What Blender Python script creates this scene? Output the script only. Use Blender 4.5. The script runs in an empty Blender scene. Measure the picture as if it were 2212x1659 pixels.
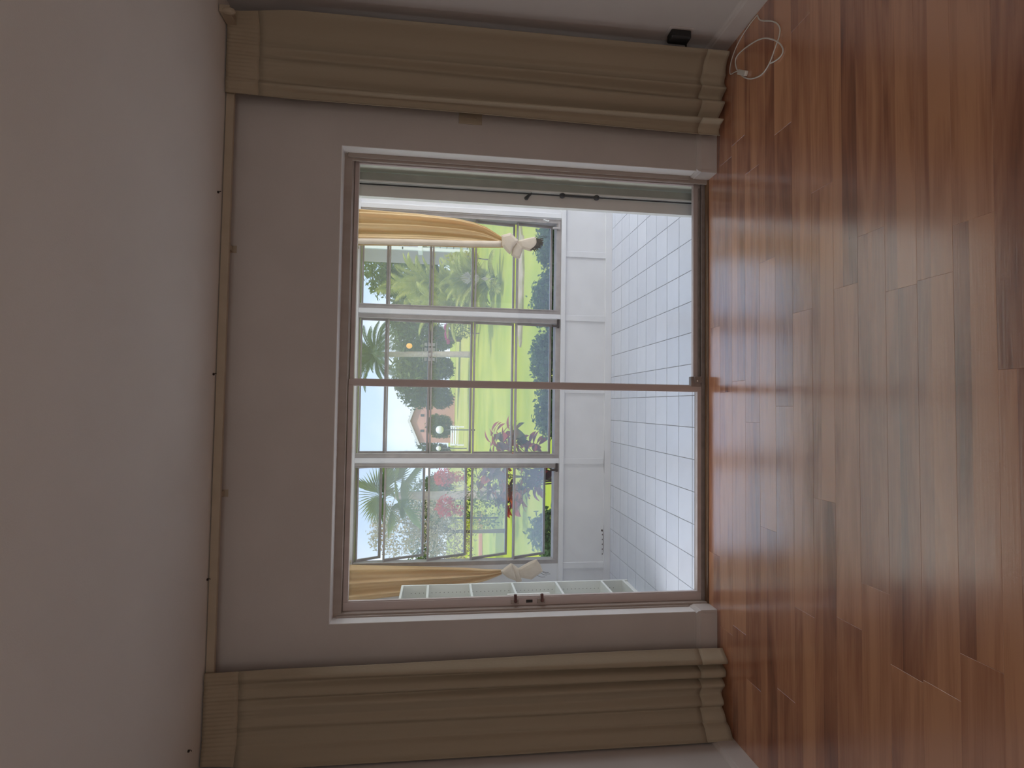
import bpy, bmesh, math, random
from mathutils import Vector, Matrix
random.seed(7)
S = bpy.context.scene
COL = S.collection
PI = math.pi

# ------------------------------------------------------------------ camera, world, sun, light, exposure
cam_d = bpy.data.cameras.new('camera')
cam = bpy.data.objects.new('camera', cam_d); COL.objects.link(cam)
cam_d.sensor_fit = 'HORIZONTAL'; cam_d.sensor_width = 36.0
cam_d.lens = 1190.38 / 2212 * 36.0
cam_d.clip_start = 0.05; cam_d.clip_end = 400
yaw, pitch, roll = -0.04049, 0.12546, -0.01912
_r = Vector((math.cos(yaw), math.sin(yaw), 0))
_f = Vector((-math.sin(yaw)*math.cos(pitch), math.cos(yaw)*math.cos(pitch), -math.sin(pitch)))
_d = _f.cross(_r)
R_ = math.cos(roll)*_r + math.sin(roll)*_d
D_ = -math.sin(roll)*_r + math.cos(roll)*_d
# the phone was held on its side: picture-right is the room's down, picture-up is the room's right
M = Matrix((( D_.x, R_.x, -_f.x, 0.0), (D_.y, R_.y, -_f.y, -2.90425), (D_.z, R_.z, -_f.z, 1.51168), (0, 0, 0, 1)))
cam.matrix_world = M
S.camera = cam

W = bpy.data.worlds.new('sky'); S.world = W; W.use_nodes = True
nt = W.node_tree; nt.nodes.clear()
n_out = nt.nodes.new('ShaderNodeOutputWorld'); n_bg = nt.nodes.new('ShaderNodeBackground')
n_tc = nt.nodes.new('ShaderNodeTexCoord'); n_sep = nt.nodes.new('ShaderNodeSeparateXYZ')
n_ramp = nt.nodes.new('ShaderNodeValToRGB'); n_no = nt.nodes.new('ShaderNodeTexNoise'); n_mix = nt.nodes.new('ShaderNodeMixRGB')
n_cr = nt.nodes.new('ShaderNodeValToRGB')
nt.links.new(n_tc.outputs['Generated'], n_sep.inputs[0]); nt.links.new(n_sep.outputs['Z'], n_ramp.inputs[0])
e = n_ramp.color_ramp.elements
e[0].position = 0.0; e[0].color = (0.64, 0.78, 1.0, 1); e[1].position = 0.7; e[1].color = (0.36, 0.58, 0.95, 1)
x_ = e.new(0.2); x_.color = (0.47, 0.65, 1.0, 1)
n_no.inputs['Scale'].default_value = 2.6; n_no.inputs['Detail'].default_value = 5
nt.links.new(n_tc.outputs['Generated'], n_no.inputs['Vector'])
n_cr.color_ramp.elements[0].position = 0.47; n_cr.color_ramp.elements[1].position = 0.66
nt.links.new(n_no.outputs[0], n_cr.inputs[0]); nt.links.new(n_cr.outputs[0], n_mix.inputs[0])
nt.links.new(n_ramp.outputs[0], n_mix.inputs[1]); n_mix.inputs[2].default_value = (0.95, 0.97, 1.02, 1)
nt.links.new(n_mix.outputs[0], n_bg.inputs[0]); n_bg.inputs[1].default_value = 1.55
nt.links.new(n_bg.outputs[0], n_out.inputs[0])

sun_d = bpy.data.lights.new('sun', 'SUN'); sun = bpy.data.objects.new('sun', sun_d); COL.objects.link(sun)
sun_d.energy = 2.7; sun_d.angle = 0.01; sun_d.color = (1.0, 0.95, 0.84)
sun.rotation_euler = Vector((-0.22, 0.45, -0.86)).to_track_quat('-Z', 'Y').to_euler()

# added fill light behind the camera, standing before the solid rear wall
ar_d = bpy.data.lights.new('rear_fill', 'AREA'); ar = bpy.data.objects.new('rear_fill', ar_d); COL.objects.link(ar)
ar_d.shape = 'RECTANGLE'; ar_d.size = 2.9; ar_d.size_y = 1.9; ar_d.energy = 20.0; ar_d.color = (1.0, 0.925, 0.875)
ar.location = (0.1, -4.93, 1.35); ar.rotation_euler = (PI/2, 0, 0)

# added fill lights, out of view, brightening the sunroom from above and both ends
sk_d = bpy.data.lights.new('sunroom_top_fill', 'AREA'); sk = bpy.data.objects.new('sunroom_top_fill', sk_d); COL.objects.link(sk)
sk_d.shape = 'RECTANGLE'; sk_d.size = 3.8; sk_d.size_y = 0.9; sk_d.energy = 2.5; sk_d.color = (0.90, 0.94, 1.0)
sk.location = (0.45, 1.45, 2.41); sk.rotation_euler = (0, 0, 0)
en_d = bpy.data.lights.new('sunroom_end_fill', 'AREA'); en = bpy.data.objects.new('sunroom_end_fill', en_d); COL.objects.link(en)
en_d.shape = 'RECTANGLE'; en_d.size = 1.65; en_d.size_y = 1.6; en_d.energy = 82.0; en_d.color = (0.92, 0.95, 1.0)
en.location = (4.55, 1.24, 1.35); en.rotation_euler = (PI/2, 0, PI/2)
e2_d = bpy.data.lights.new('sunroom_side_fill', 'AREA'); e2 = bpy.data.objects.new('sunroom_side_fill', e2_d); COL.objects.link(e2)
e2_d.shape = 'RECTANGLE'; e2_d.size = 0.45; e2_d.size_y = 1.7; e2_d.energy = 19.0; e2_d.color = (0.92, 0.95, 1.0)
e2.location = (-1.75, 0.52, 1.30); e2.rotation_euler = (PI/2, 0, -PI/2)

S.view_settings.view_transform = 'Standard'; S.view_settings.look = 'None'
S.view_settings.gamma = 1.0; S.view_settings.use_curve_mapping = False
S.view_settings.exposure = 0.0
try:
    S.cycles.transparent_max_bounces = 24; S.cycles.max_bounces = 10; S.cycles.diffuse_bounces = 6
    S.cycles.use_denoising = True
except Exception:
    pass

# ------------------------------------------------------------------ helpers
def lin(r, g, b):
    f = lambda c: (c/255/12.92) if c/255 <= 0.04045 else ((c/255+0.055)/1.055)**2.4
    return (f(r), f(g), f(b), 1)

def mat(name, col, rough=0.6, metal=0.0, spec=0.5, var=None, scale=8.0, bump=0.0, bscale=60.0, stretch=None, trans=0.0):
    m = bpy.data.materials.new(name); m.use_nodes = True
    t = m.node_tree; b = t.nodes['Principled BSDF']
    if len(col) == 3: col = (*col, 1)
    b.inputs['Base Color'].default_value = col
    b.inputs['Roughness'].default_value = rough; b.inputs['Metallic'].default_value = metal
    b.inputs['Specular IOR Level'].default_value = spec
    tc = t.nodes.new('ShaderNodeTexCoord'); src = tc.outputs['Object']
    if stretch:
        mp = t.nodes.new('ShaderNodeMapping'); mp.inputs['Scale'].default_value = stretch
        t.links.new(src, mp.inputs[0]); src = mp.outputs[0]
    if var:
        if len(var) == 3: var = (*var, 1)
        no = t.nodes.new('ShaderNodeTexNoise'); no.inputs['Scale'].default_value = scale; no.inputs['Detail'].default_value = 4
        rp = t.nodes.new('ShaderNodeValToRGB'); rp.color_ramp.elements[0].position = 0.35; rp.color_ramp.elements[1].position = 0.65
        rp.color_ramp.elements[0].color = col; rp.color_ramp.elements[1].color = var
        t.links.new(src, no.inputs['Vector']); t.links.new(no.outputs[0], rp.inputs[0]); t.links.new(rp.outputs[0], b.inputs['Base Color'])
    if bump:
        nb = t.nodes.new('ShaderNodeTexNoise'); nb.inputs['Scale'].default_value = bscale; nb.inputs['Detail'].default_value = 3
        bu = t.nodes.new('ShaderNodeBump'); bu.inputs['Strength'].default_value = bump; bu.inputs['Distance'].default_value = 0.01
        t.links.new(src, nb.inputs['Vector']); t.links.new(nb.outputs[0], bu.inputs['Height']); t.links.new(bu.outputs[0], b.inputs['Normal'])
    if trans:
        tr = t.nodes.new('ShaderNodeBsdfTranslucent'); mx = t.nodes.new('ShaderNodeMixShader'); mx.inputs[0].default_value = trans
        src_c = b.inputs['Base Color']
        if src_c.is_linked: t.links.new(src_c.links[0].from_socket, tr.inputs[0])
        else: tr.inputs[0].default_value = col
        o = t.nodes['Material Output']
        t.links.new(b.outputs[0], mx.inputs[1]); t.links.new(tr.outputs[0], mx.inputs[2]); t.links.new(mx.outputs[0], o.inputs[0])
    return m

def glass(name, haze, refl=0.9, tint=(1, 1, 1, 1)):
    """clear sheet glass with a film of dust: mostly transparent, a little scattering, Fresnel gloss"""
    m = bpy.data.materials.new(name); m.use_nodes = True
    t = m.node_tree; t.nodes.clear()
    o = t.nodes.new('ShaderNodeOutputMaterial'); tp = t.nodes.new('ShaderNodeBsdfTransparent'); tp.inputs[0].default_value = tint
    tl = t.nodes.new('ShaderNodeBsdfTranslucent'); tl.inputs[0].default_value = (0.95, 0.95, 0.96, 1)
    gl = t.nodes.new('ShaderNodeBsdfGlossy'); gl.inputs['Roughness'].default_value = 0.02
    m1 = t.nodes.new('ShaderNodeMixShader'); m2 = t.nodes.new('ShaderNodeMixShader')
    no = t.nodes.new('ShaderNodeTexNoise'); tc = t.nodes.new('ShaderNodeTexCoord'); no.inputs['Scale'].default_value = 3.0
    mr = t.nodes.new('ShaderNodeMapRange'); mr.inputs['To Min'].default_value = haze*0.75; mr.inputs['To Max'].default_value = haze*1.25
    t.links.new(tc.outputs['Object'], no.inputs['Vector']); t.links.new(no.outputs[0], mr.inputs[0]); t.links.new(mr.outputs[0], m1.inputs[0])
    t.links.new(tp.outputs[0], m1.inputs[1]); t.links.new(tl.outputs[0], m1.inputs[2])
    lw = t.nodes.new('ShaderNodeLayerWeight'); lw.inputs[0].default_value = 0.5
    pw = t.nodes.new('ShaderNodeMath'); pw.operation = 'POWER'; pw.inputs[1].default_value = 5
    ma = t.nodes.new('ShaderNodeMath'); ma.operation = 'MULTIPLY_ADD'; ma.inputs[1].default_value = 0.45*refl; ma.inputs[2].default_value = 0.02*refl
    t.links.new(lw.outputs['Facing'], pw.inputs[0]); t.links.new(pw.outputs[0], ma.inputs[0]); t.links.new(ma.outputs[0], m2.inputs[0])
    t.links.new(m1.outputs[0], m2.inputs[1]); t.links.new(gl.outputs[0], m2.inputs[2]); t.links.new(m2.outputs[0], o.inputs[0])
    return m

class MB:
    """collects shapes into one mesh"""
    def __init__(s): s.v = []; s.f = []
    def poly(s, pts, faces):
        o = len(s.v); s.v += [tuple(p) for p in pts]; s.f += [tuple(i+o for i in f) for f in faces]
    def box(s, x0, x1, y0, y1, z0, z1):
        x0, x1 = min(x0, x1), max(x0, x1); y0, y1 = min(y0, y1), max(y0, y1); z0, z1 = min(z0, z1), max(z0, z1)
        s.poly([(x0,y0,z0),(x1,y0,z0),(x1,y1,z0),(x0,y1,z0),(x0,y0,z1),(x1,y0,z1),(x1,y1,z1),(x0,y1,z1)],
               [(0,3,2,1),(4,5,6,7),(0,1,5,4),(1,2,6,5),(2,3,7,6),(3,0,4,7)])
    def tube(s, pts, r, n=8, cap=True):
        pts = [Vector(p) for p in pts]; rr = r if isinstance(r, (list, tuple)) else [r]*len(pts)
        o = len(s.v); up = None
        for i, p in enumerate(pts):
            d = (pts[min(i+1, len(pts)-1)] - pts[max(i-1, 0)]).normalized()
            if up is None:
                up = d.orthogonal().normalized()
            else:
                up = (up - d*up.dot(d)); up = up.normalized() if up.length > 1e-6 else d.orthogonal().normalized()
            sd = d.cross(up)
            for k in range(n):
                a = 2*PI*k/n; q = p + rr[i]*(math.cos(a)*up + math.sin(a)*sd); s.v.append(tuple(q))
        for i in range(len(pts)-1):
            for k in range(n):
                a = o+i*n+k; b = o+i*n+(k+1) % n
                s.f.append((a, b, b+n, a+n))
        if cap:
            s.f.append(tuple(o+k for k in reversed(range(n)))); s.f.append(tuple(o+(len(pts)-1)*n+k for k in range(n)))
    def ball(s, c, r, nu=10, nv=7, sc=(1, 1, 1)):
        o = len(s.v); c = Vector(c)
        for j in range(1, nv):
            th = PI*j/nv
            for i in range(nu):
                ph = 2*PI*i/nu
                s.v.append((c.x+r*sc[0]*math.sin(th)*math.cos(ph), c.y+r*sc[1]*math.sin(th)*math.sin(ph), c.z+r*sc[2]*math.cos(th)))
        t = len(s.v); s.v.append((c.x, c.y, c.z+r*sc[2])); s.v.append((c.x, c.y, c.z-r*sc[2]))
        for j in range(nv-2):
            for i in range(nu):
                a = o+j*nu+i; b = o+j*nu+(i+1) % nu
                s.f.append((a, a+nu, b+nu, b))
        for i in range(nu):
            s.f.append((o+i, o+(i+1) % nu, t)); q = o+(nv-2)*nu; s.f.append((q+(i+1) % nu, q+i, t+1))
    def prism(s, prof, axis, a0, a1):
        """profile of 2-D points extruded along an axis ('x': (y,z), 'y': (x,z), 'z': (x,y))"""
        mk = {'x': lambda p, a: (a, p[0], p[1]), 'y': lambda p, a: (p[0], a, p[1]), 'z': lambda p, a: (p[0], p[1], a)}[axis]
        n = len(prof)
        s.poly([mk(p, a0) for p in prof]+[mk(p, a1) for p in prof],
               [tuple(reversed(range(n))), tuple(range(n, 2*n))]+[(i, (i+1) % n, n+(i+1) % n, n+i) for i in range(n)])
    def mesh(s, name, m, smooth=False):
        me = bpy.data.meshes.new(name); me.from_pydata(s.v, [], s.f); me.validate(); me.update()
        bm = bmesh.new(); bm.from_mesh(me); bmesh.ops.recalc_face_normals(bm, faces=bm.faces); bm.to_mesh(me); bm.free()
        me.materials.append(m)
        if smooth: me.polygons.foreach_set('use_smooth', [True]*len(me.polygons))
        return me
    def build(s, name, m, parent=None, smooth=False, loc=None, bevel=0.0):
        o = bpy.data.objects.new(name, s.mesh(name, m, smooth)); COL.objects.link(o)
        if parent is not None: o.parent = parent
        if loc is not None: o.location = loc
        if bevel:
            b = o.modifiers.new('bevel', 'BEVEL'); b.width = bevel; b.segments = 2; b.limit_method = 'ANGLE'
        return o

def obj(name, me, parent=None, loc=(0, 0, 0), rot=(0, 0, 0), scale=(1, 1, 1)):
    o = bpy.data.objects.new(name, me); COL.objects.link(o); o.location = loc; o.rotation_euler = rot; o.scale = scale
    if parent is not None: o.parent = parent
    return o
def thing(name, label, cat, loc=(0, 0, 0), rot=(0, 0, 0), group=None):
    o = bpy.data.objects.new(name, None); COL.objects.link(o); o.location = loc; o.rotation_euler = rot
    o.empty_display_size = 0.1
    return tag(o, label, cat, group)
def tag(o, label, cat, group=None):
    o['label'] = label; o['category'] = cat
    if group: o['group'] = group
    return o
def struct(name, loc=(0, 0, 0)):
    o = bpy.data.objects.new(name, None); COL.objects.link(o); o.location = loc; o['kind'] = 'structure'; return o
def st(o, label=None):
    o['kind'] = 'structure'
    if label: o['label'] = label
    return o
def stuff(o):
    o['kind'] = 'stuff'; return o
def box(*a):
    b = MB(); b.box(*a); return b

# ------------------------------------------------------------------ materials
M_wall = mat('wall_paint', (0.575, 0.54, 0.515), 0.85, spec=0.2, var=(0.545, 0.51, 0.485), scale=3, bump=0.06, bscale=220)
M_ceil = mat('ceiling_paint', (0.73, 0.70, 0.66), 0.9, spec=0.1, var=(0.70, 0.67, 0.63), scale=2, bump=0.08, bscale=180)
M_base = mat('baseboard_paint', (0.62, 0.57, 0.54), 0.45, var=(0.59, 0.54, 0.51), scale=6)
M_white = mat('sunroom_white_paint', (0.73, 0.73, 0.745), 0.5, var=(0.69, 0.69, 0.705), scale=5, bump=0.03, bscale=90)
M_cream = mat('sunroom_ceiling_paint', (0.70, 0.70, 0.62), 0.6, var=(0.66, 0.66, 0.58), scale=3)
M_frame = mat('taupe_frame', (0.40, 0.34, 0.30), 0.4, 0.0, var=(0.36, 0.30, 0.26), scale=14, stretch=(1, 1, 0.1))
M_reveal = mat('lit_reveal_paint', (0.86, 0.85, 0.84), 0.35, var=(0.83, 0.82, 0.81), scale=6)  # paler than the wall: daylight on the reveal put into its colour
M_alu = mat('taupe_aluminium', (0.60, 0.52, 0.50), 0.40, 0.0, var=(0.55, 0.47, 0.45), scale=14, stretch=(1, 1, 0.1))
M_alud = mat('dark_bronze_track', (0.32, 0.27, 0.25), 0.45, 0.0, var=(0.26, 0.22, 0.20), scale=20)
M_winframe = mat('window_aluminium', (0.42, 0.385, 0.37), 0.45, 0.1, var=(0.36, 0.33, 0.32), scale=14)
M_shut = mat('shutter_aluminium', (0.78, 0.80, 0.70), 0.45, 0.0, var=(0.68, 0.70, 0.61), scale=10, stretch=(1, 1, 0.1))
M_shutd = mat('shutter_dark_stile', (0.42, 0.43, 0.38), 0.5, var=(0.36, 0.37, 0.325), scale=10)
M_shutw = mat('shutter_white', (0.84, 0.85, 0.81), 0.5, var=(0.80, 0.81, 0.77), scale=6)
M_black = mat('black_plastic', (0.012, 0.012, 0.012), 0.5, var=(0.02, 0.02, 0.02), scale=30)
M_dkmetal = mat('dark_metal', (0.06, 0.045, 0.04), 0.5, 0.5, var=(0.04, 0.03, 0.028), scale=30)
M_post_br = mat('red_brown_post', (0.16, 0.07, 0.06), 0.45, var=(0.11, 0.05, 0.045), scale=30)
M_strip = mat('threshold_wood', (0.20, 0.11, 0.055), 0.35, var=(0.12, 0.06, 0.03), scale=20, stretch=(0.1, 1, 1))
M_curt = mat('olive_cream_curtain', (0.44, 0.375, 0.28), 0.9, spec=0.1, var=(0.405, 0.345, 0.255), scale=4, bump=0.15, bscale=500, stretch=(1, 1, 0.12), trans=0.12)
M_curth = mat('curtain_heading', (0.43, 0.36, 0.265), 0.9, spec=0.1, var=(0.395, 0.325, 0.235), scale=5, bump=0.15, bscale=400, trans=0.08)
M_hem = mat('curtain_hem', (0.455, 0.39, 0.293), 0.9, spec=0.1, var=(0.42, 0.36, 0.268), scale=5, bump=0.12, bscale=500)
M_rod = mat('rod_enamel', (0.46, 0.385, 0.29), 0.5, var=(0.42, 0.35, 0.26), scale=8)
M_sheer = mat('golden_curtain', (0.92, 0.76, 0.51), 0.9, spec=0.1, var=(0.86, 0.68, 0.42), scale=5, stretch=(3, 3, 0.3), trans=0.55)
M_knot = mat('curtain_knot_cloth', (0.80, 0.70, 0.58), 0.9, spec=0.1, var=(0.74, 0.64, 0.52), scale=9, bump=0.1, bscale=200, trans=0.25)
M_fringe = mat('fringe_thread', (0.10, 0.08, 0.06), 0.9, var=(0.06, 0.05, 0.04), scale=20)
M_shelf = mat('bookcase_white', (0.78, 0.79, 0.75), 0.5, var=(0.74, 0.75, 0.71), scale=4)
M_cable = mat('white_cable', (0.75, 0.72, 0.66), 0.45, var=(0.70, 0.67, 0.60), scale=20)
M_grout = mat('grout', (0.36, 0.36, 0.38), 0.9, var=(0.28, 0.28, 0.30), scale=20)
M_glassin = glass('door_glass', 0.012, 0.9)
M_glassw = glass('dusty_window_glass', 0.145, 0.5)
M_glasst = glass('dusty_open_window_glass', 0.20, 0.8)
M_mark = mat('scuff_dark', (0.05, 0.035, 0.03), 0.8, var=(0.08, 0.05, 0.04), scale=40)

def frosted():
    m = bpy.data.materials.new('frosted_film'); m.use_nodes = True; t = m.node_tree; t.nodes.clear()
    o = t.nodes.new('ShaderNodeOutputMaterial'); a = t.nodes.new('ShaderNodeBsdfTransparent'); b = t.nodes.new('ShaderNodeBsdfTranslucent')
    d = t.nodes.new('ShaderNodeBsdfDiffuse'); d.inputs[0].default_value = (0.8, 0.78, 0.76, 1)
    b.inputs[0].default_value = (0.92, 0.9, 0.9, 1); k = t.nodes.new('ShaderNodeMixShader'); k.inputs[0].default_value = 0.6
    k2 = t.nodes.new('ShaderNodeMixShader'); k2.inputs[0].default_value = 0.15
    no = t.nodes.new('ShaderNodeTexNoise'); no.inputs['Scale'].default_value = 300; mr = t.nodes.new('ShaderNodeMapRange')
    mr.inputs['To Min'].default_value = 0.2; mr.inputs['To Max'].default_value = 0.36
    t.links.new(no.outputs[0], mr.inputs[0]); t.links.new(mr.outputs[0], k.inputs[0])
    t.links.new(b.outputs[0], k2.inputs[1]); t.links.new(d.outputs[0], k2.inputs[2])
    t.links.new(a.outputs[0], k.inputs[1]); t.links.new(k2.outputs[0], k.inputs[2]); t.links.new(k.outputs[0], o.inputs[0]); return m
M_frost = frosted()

def plank_mat():
    m = bpy.data.materials.new('laminate_planks'); m.use_nodes = True; t = m.node_tree; b = t.nodes['Principled BSDF']
    N = t.nodes.new; L = t.links.new
    tc = N('ShaderNodeTexCoord'); oi = N('ShaderNodeObjectInfo')
    ofs = N('ShaderNodeMath'); ofs.operation = 'MULTIPLY'; ofs.inputs[1].default_value = 53.0; L(oi.outputs['Random'], ofs.inputs[0])
    cmb = N('ShaderNodeCombineXYZ'); L(ofs.outputs[0], cmb.inputs[0]); L(ofs.outputs[0], cmb.inputs[1])
    add = N('ShaderNodeVectorMath'); add.operation = 'ADD'; L(tc.outputs['Object'], add.inputs[0]); L(cmb.outputs[0], add.inputs[1])
    # broad figure along the board
    mp = N('ShaderNodeMapping'); mp.inputs['Scale'].default_value = (0.9, 9.0, 1); L(add.outputs[0], mp.inputs[0])
    n1 = N('ShaderNodeTexNoise'); n1.inputs['Scale'].default_value = 1.0; n1.inputs['Detail'].default_value = 6; n1.inputs['Distortion'].default_value = 1.6
    L(mp.outputs[0], n1.inputs['Vector'])
    mp2 = N('ShaderNodeMapping'); mp2.inputs['Scale'].default_value = (4.0, 120.0, 1); L(add.outputs[0], mp2.inputs[0])
    n2 = N('ShaderNodeTexNoise'); n2.inputs['Scale'].default_value = 1.0; n2.inputs['Detail'].default_value = 3; L(mp2.outputs[0], n2.inputs['Vector'])
    # printed strips: two per board, each with a tone of its own
    sep = N('ShaderNodeSeparateXYZ'); L(tc.outputs['Object'], sep.inputs[0])
    gt = N('ShaderNodeMath'); gt.operation = 'GREATER_THAN'; gt.inputs[1].default_value = 0.012; L(sep.outputs['Y'], gt.inputs[0])
    sa = N('ShaderNodeMath'); sa.operation = 'MULTIPLY_ADD'; sa.inputs[1].default_value = 7.31; L(gt.outputs[0], sa.inputs[0]); 
    m17 = N('ShaderNodeMath'); m17.operation = 'MULTIPLY'; m17.inputs[1].default_value = 17.0; L(oi.outputs['Random'], m17.inputs[0]); L(m17.outputs[0], sa.inputs[2])
    wn = N('ShaderNodeTexWhiteNoise'); wn.noise_dimensions = '1D'; L(sa.outputs[0], wn.inputs['W'])
    mixv = N('ShaderNodeMath'); mixv.operation = 'MULTIPLY_ADD'; mixv.inputs[1].default_value = 0.40; L(wn.outputs[0], mixv.inputs[0])
    h = N('ShaderNodeMath'); h.operation = 'MULTIPLY'; h.inputs[1].default_value = 0.95; L(n1.outputs[0], h.inputs[0]); L(h.outputs[0], mixv.inputs[2])
    fin = N('ShaderNodeMath'); fin.operation = 'MULTIPLY_ADD'; fin.inputs[1].default_value = 0.27; L(n2.outputs[0], fin.inputs[0]); L(mixv.outputs[0], fin.inputs[2])
    rp = N('ShaderNodeValToRGB'); L(fin.outputs[0], rp.inputs[0]); el = rp.color_ramp.elements
    el[0].position = 0.34; el[0].color = (0.15, 0.050, 0.028, 1); el[1].position = 1.0; el[1].color = (0.66, 0.31, 0.16, 1)
    q = el.new(0.56); q.color = (0.31, 0.112, 0.060, 1); q = el.new(0.76); q.color = (0.48, 0.20, 0.105, 1)
    L(rp.outputs[0], b.inputs['Base Color'])
    b.inputs['Roughness'].default_value = 0.30; b.inputs['Specular IOR Level'].default_value = 0.5; b.inputs['IOR'].default_value = 2.85
    mr = N('ShaderNodeMapRange'); mr.inputs['To Min'].default_value = 0.12; mr.inputs['To Max'].default_value = 0.27; L(n1.outputs[0], mr.inputs[0]); L(mr.outputs[0], b.inputs['Roughness'])
    bu = N('ShaderNodeBump'); bu.inputs['Strength'].default_value = 0.10; bu.inputs['Distance'].default_value = 0.002; L(n2.outputs[0], bu.inputs['Height']); L(bu.outputs[0], b.inputs['Normal'])
    return m
M_plank = plank_mat()
M_subfloor = mat('plank_joint', (0.12, 0.05, 0.03), 0.8, var=(0.02, 0.01, 0.008), scale=20)

def tile_mat():
    m = bpy.data.materials.new('white_glazed_tile'); m.use_nodes = True; t = m.node_tree; b = t.nodes['Principled BSDF']
    N = t.nodes.new; L = t.links.new
    oi = N('ShaderNodeObjectInfo'); rp = N('ShaderNodeValToRGB'); L(oi.outputs['Random'], rp.inputs[0])
    rp.color_ramp.elements[0].color = (0.65, 0.68, 0.765, 1); rp.color_ramp.elements[1].color = (0.71, 0.74, 0.825, 1)
    tc = N('ShaderNodeTexCoord'); no = N('ShaderNodeTexNoise'); no.inputs['Scale'].default_value = 9; no.inputs['Detail'].default_value = 4; L(tc.outputs['Object'], no.inputs['Vector'])
    mx = N('ShaderNodeMixRGB'); mx.blend_type = 'MULTIPLY'; mx.inputs[0].default_value = 0.12; L(rp.outputs[0], mx.inputs[1]); L(no.outputs[0], mx.inputs[2]); L(mx.outputs[0], b.inputs['Base Color'])
    b.inputs['Roughness'].default_value = 0.28; b.inputs['IOR'].default_value = 1.6
    return m
M_tile = tile_mat()

# ------------------------------------------------------------------ room shell
XL, XR, YB, ZC = -1.70, 1.977, -5.0, 2.60
OL, OR, OH = -1.109, 1.343, 2.055          # opening in the door wall
b = MB(); b.box(XL-0.15, OL, 0, 0.20, -0.3, ZC+0.1); b.box(OR, 4.75, 0, 0.20, -0.3, ZC+0.1); b.box(OL, OR, 0, 0.20, OH, ZC+0.1)
st(b.build('wall_back', M_wall))
st(box(XL-0.15, XL, YB, 0, -0.3, ZC+0.1).build('wall_left', M_wall))
st(box(XR, XR+0.15, YB, 0, -0.3, ZC+0.1).build('wall_right', M_wall))
b = MB(); b.box(XL-0.15, XR+0.15, YB-0.15, YB, -0.3, ZC+0.1)
st(b.build('wall_rear', M_wall))
st(box(XL-0.6, XR+1.4, YB-0.6, 0.2, ZC, ZC+0.25).build('ceiling', M_ceil))
st(box(XL-0.15, XR+0.15, YB, 0.114, -0.3, -0.012).build('floor', M_subfloor))
FLOOR = bpy.data.objects['floor']
# laminate boards, laid parallel to the door wall
PW = 0.127
def plank_mesh(x0, x1, w):
    mb = MB(); c = 0.0006; y0, y1 = -w/2+0.0001, w/2-0.0001; x0 += 0.0001; x1 -= 0.0001
    mb.poly([(x0,y0,-0.012),(x1,y0,-0.012),(x1,y1,-0.012),(x0,y1,-0.012),(x0,y0,-c),(x1,y0,-c),(x1,y1,-c),(x0,y1,-c),
             (x0+c,y0+c,0),(x1-c,y0+c,0),(x1-c,y1-c,0),(x0+c,y1-c,0)],
            [(0,1,5,4),(1,2,6,5),(2,3,7,6),(3,0,4,7),(4,5,9,8),(5,6,10,9),(6,7,11,10),(7,4,8,11),(8,9,10,11)])
    return mb.mesh('plank', M_plank)
cache = {}
y = 0.078 - PW/2; row = 0
while y > YB:
    xs = XL - random.Random(row*7+3).uniform(0.1, 1.2); x = xs
    while x < XR:
        a, e_ = max(x, XL), min(x+1.26, XR)
        if e_ - a > 0.03:
            k = round(e_-a, 3)
            if k not in cache: cache[k] = plank_mesh(-k/2, k/2, PW)
            obj('plank', cache[k], FLOOR, ((a+e_)/2, y, 0))
        x += 1.26
    y -= PW; row += 1

def base_profile(s=1):
    return [(0, 0), (-0.015*s, 0), (-0.015*s, 0.092), (-0.011*s, 0.098), (-0.010*s, 0.106), (-0.005*s, 0.114), (0, 0.118)]
b = MB(); b.prism(base_profile(), 'x', XL, OL); b.prism([(OL-0.001+0.0*p[0]-p[0]*1.0, p[1]) for p in base_profile()], 'y', -0.015, 0.085)
st(b.build('baseboard_back_left', M_base))
b = MB(); b.prism(base_profile(), 'x', OR, XR); b.prism([(OR+0.001+p[0], p[1]) for p in base_profile()], 'y', -0.015, 0.085)
st(b.build('baseboard_back_right', M_base))
b = MB(); b.prism([(XR+p[0], p[1]) for p in base_profile()], 'y', YB, -0.015); st(b.build('baseboard_right', M_base))
b = MB(); b.prism([(XL-p[0], p[1]) for p in base_profile()], 'y', YB, -0.015); st(b.build('baseboard_left', M_base))
b = MB(); b.prism([(0.078, 0), (0.080, 0.006), (0.090, 0.009), (0.108, 0.009), (0.114, 0.004), (0.114, -0.012), (0.078, -0.012)], 'x', OL+0.015, OR-0.015)
st(b.build('trim_threshold', M_strip))

# daylight on the door reveals painted in: thin liners whiter than the wall
b = MB(); b.box(OL, OL+0.003, 0.0005, 0.085, 0.118, OH); b.box(OR-0.003, OR, 0.0005, 0.085, 0.118, OH); b.box(OL, OR, 0.0005, 0.085, OH-0.003, OH)
st(b.build('lit_door_reveal', M_reveal))
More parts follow.
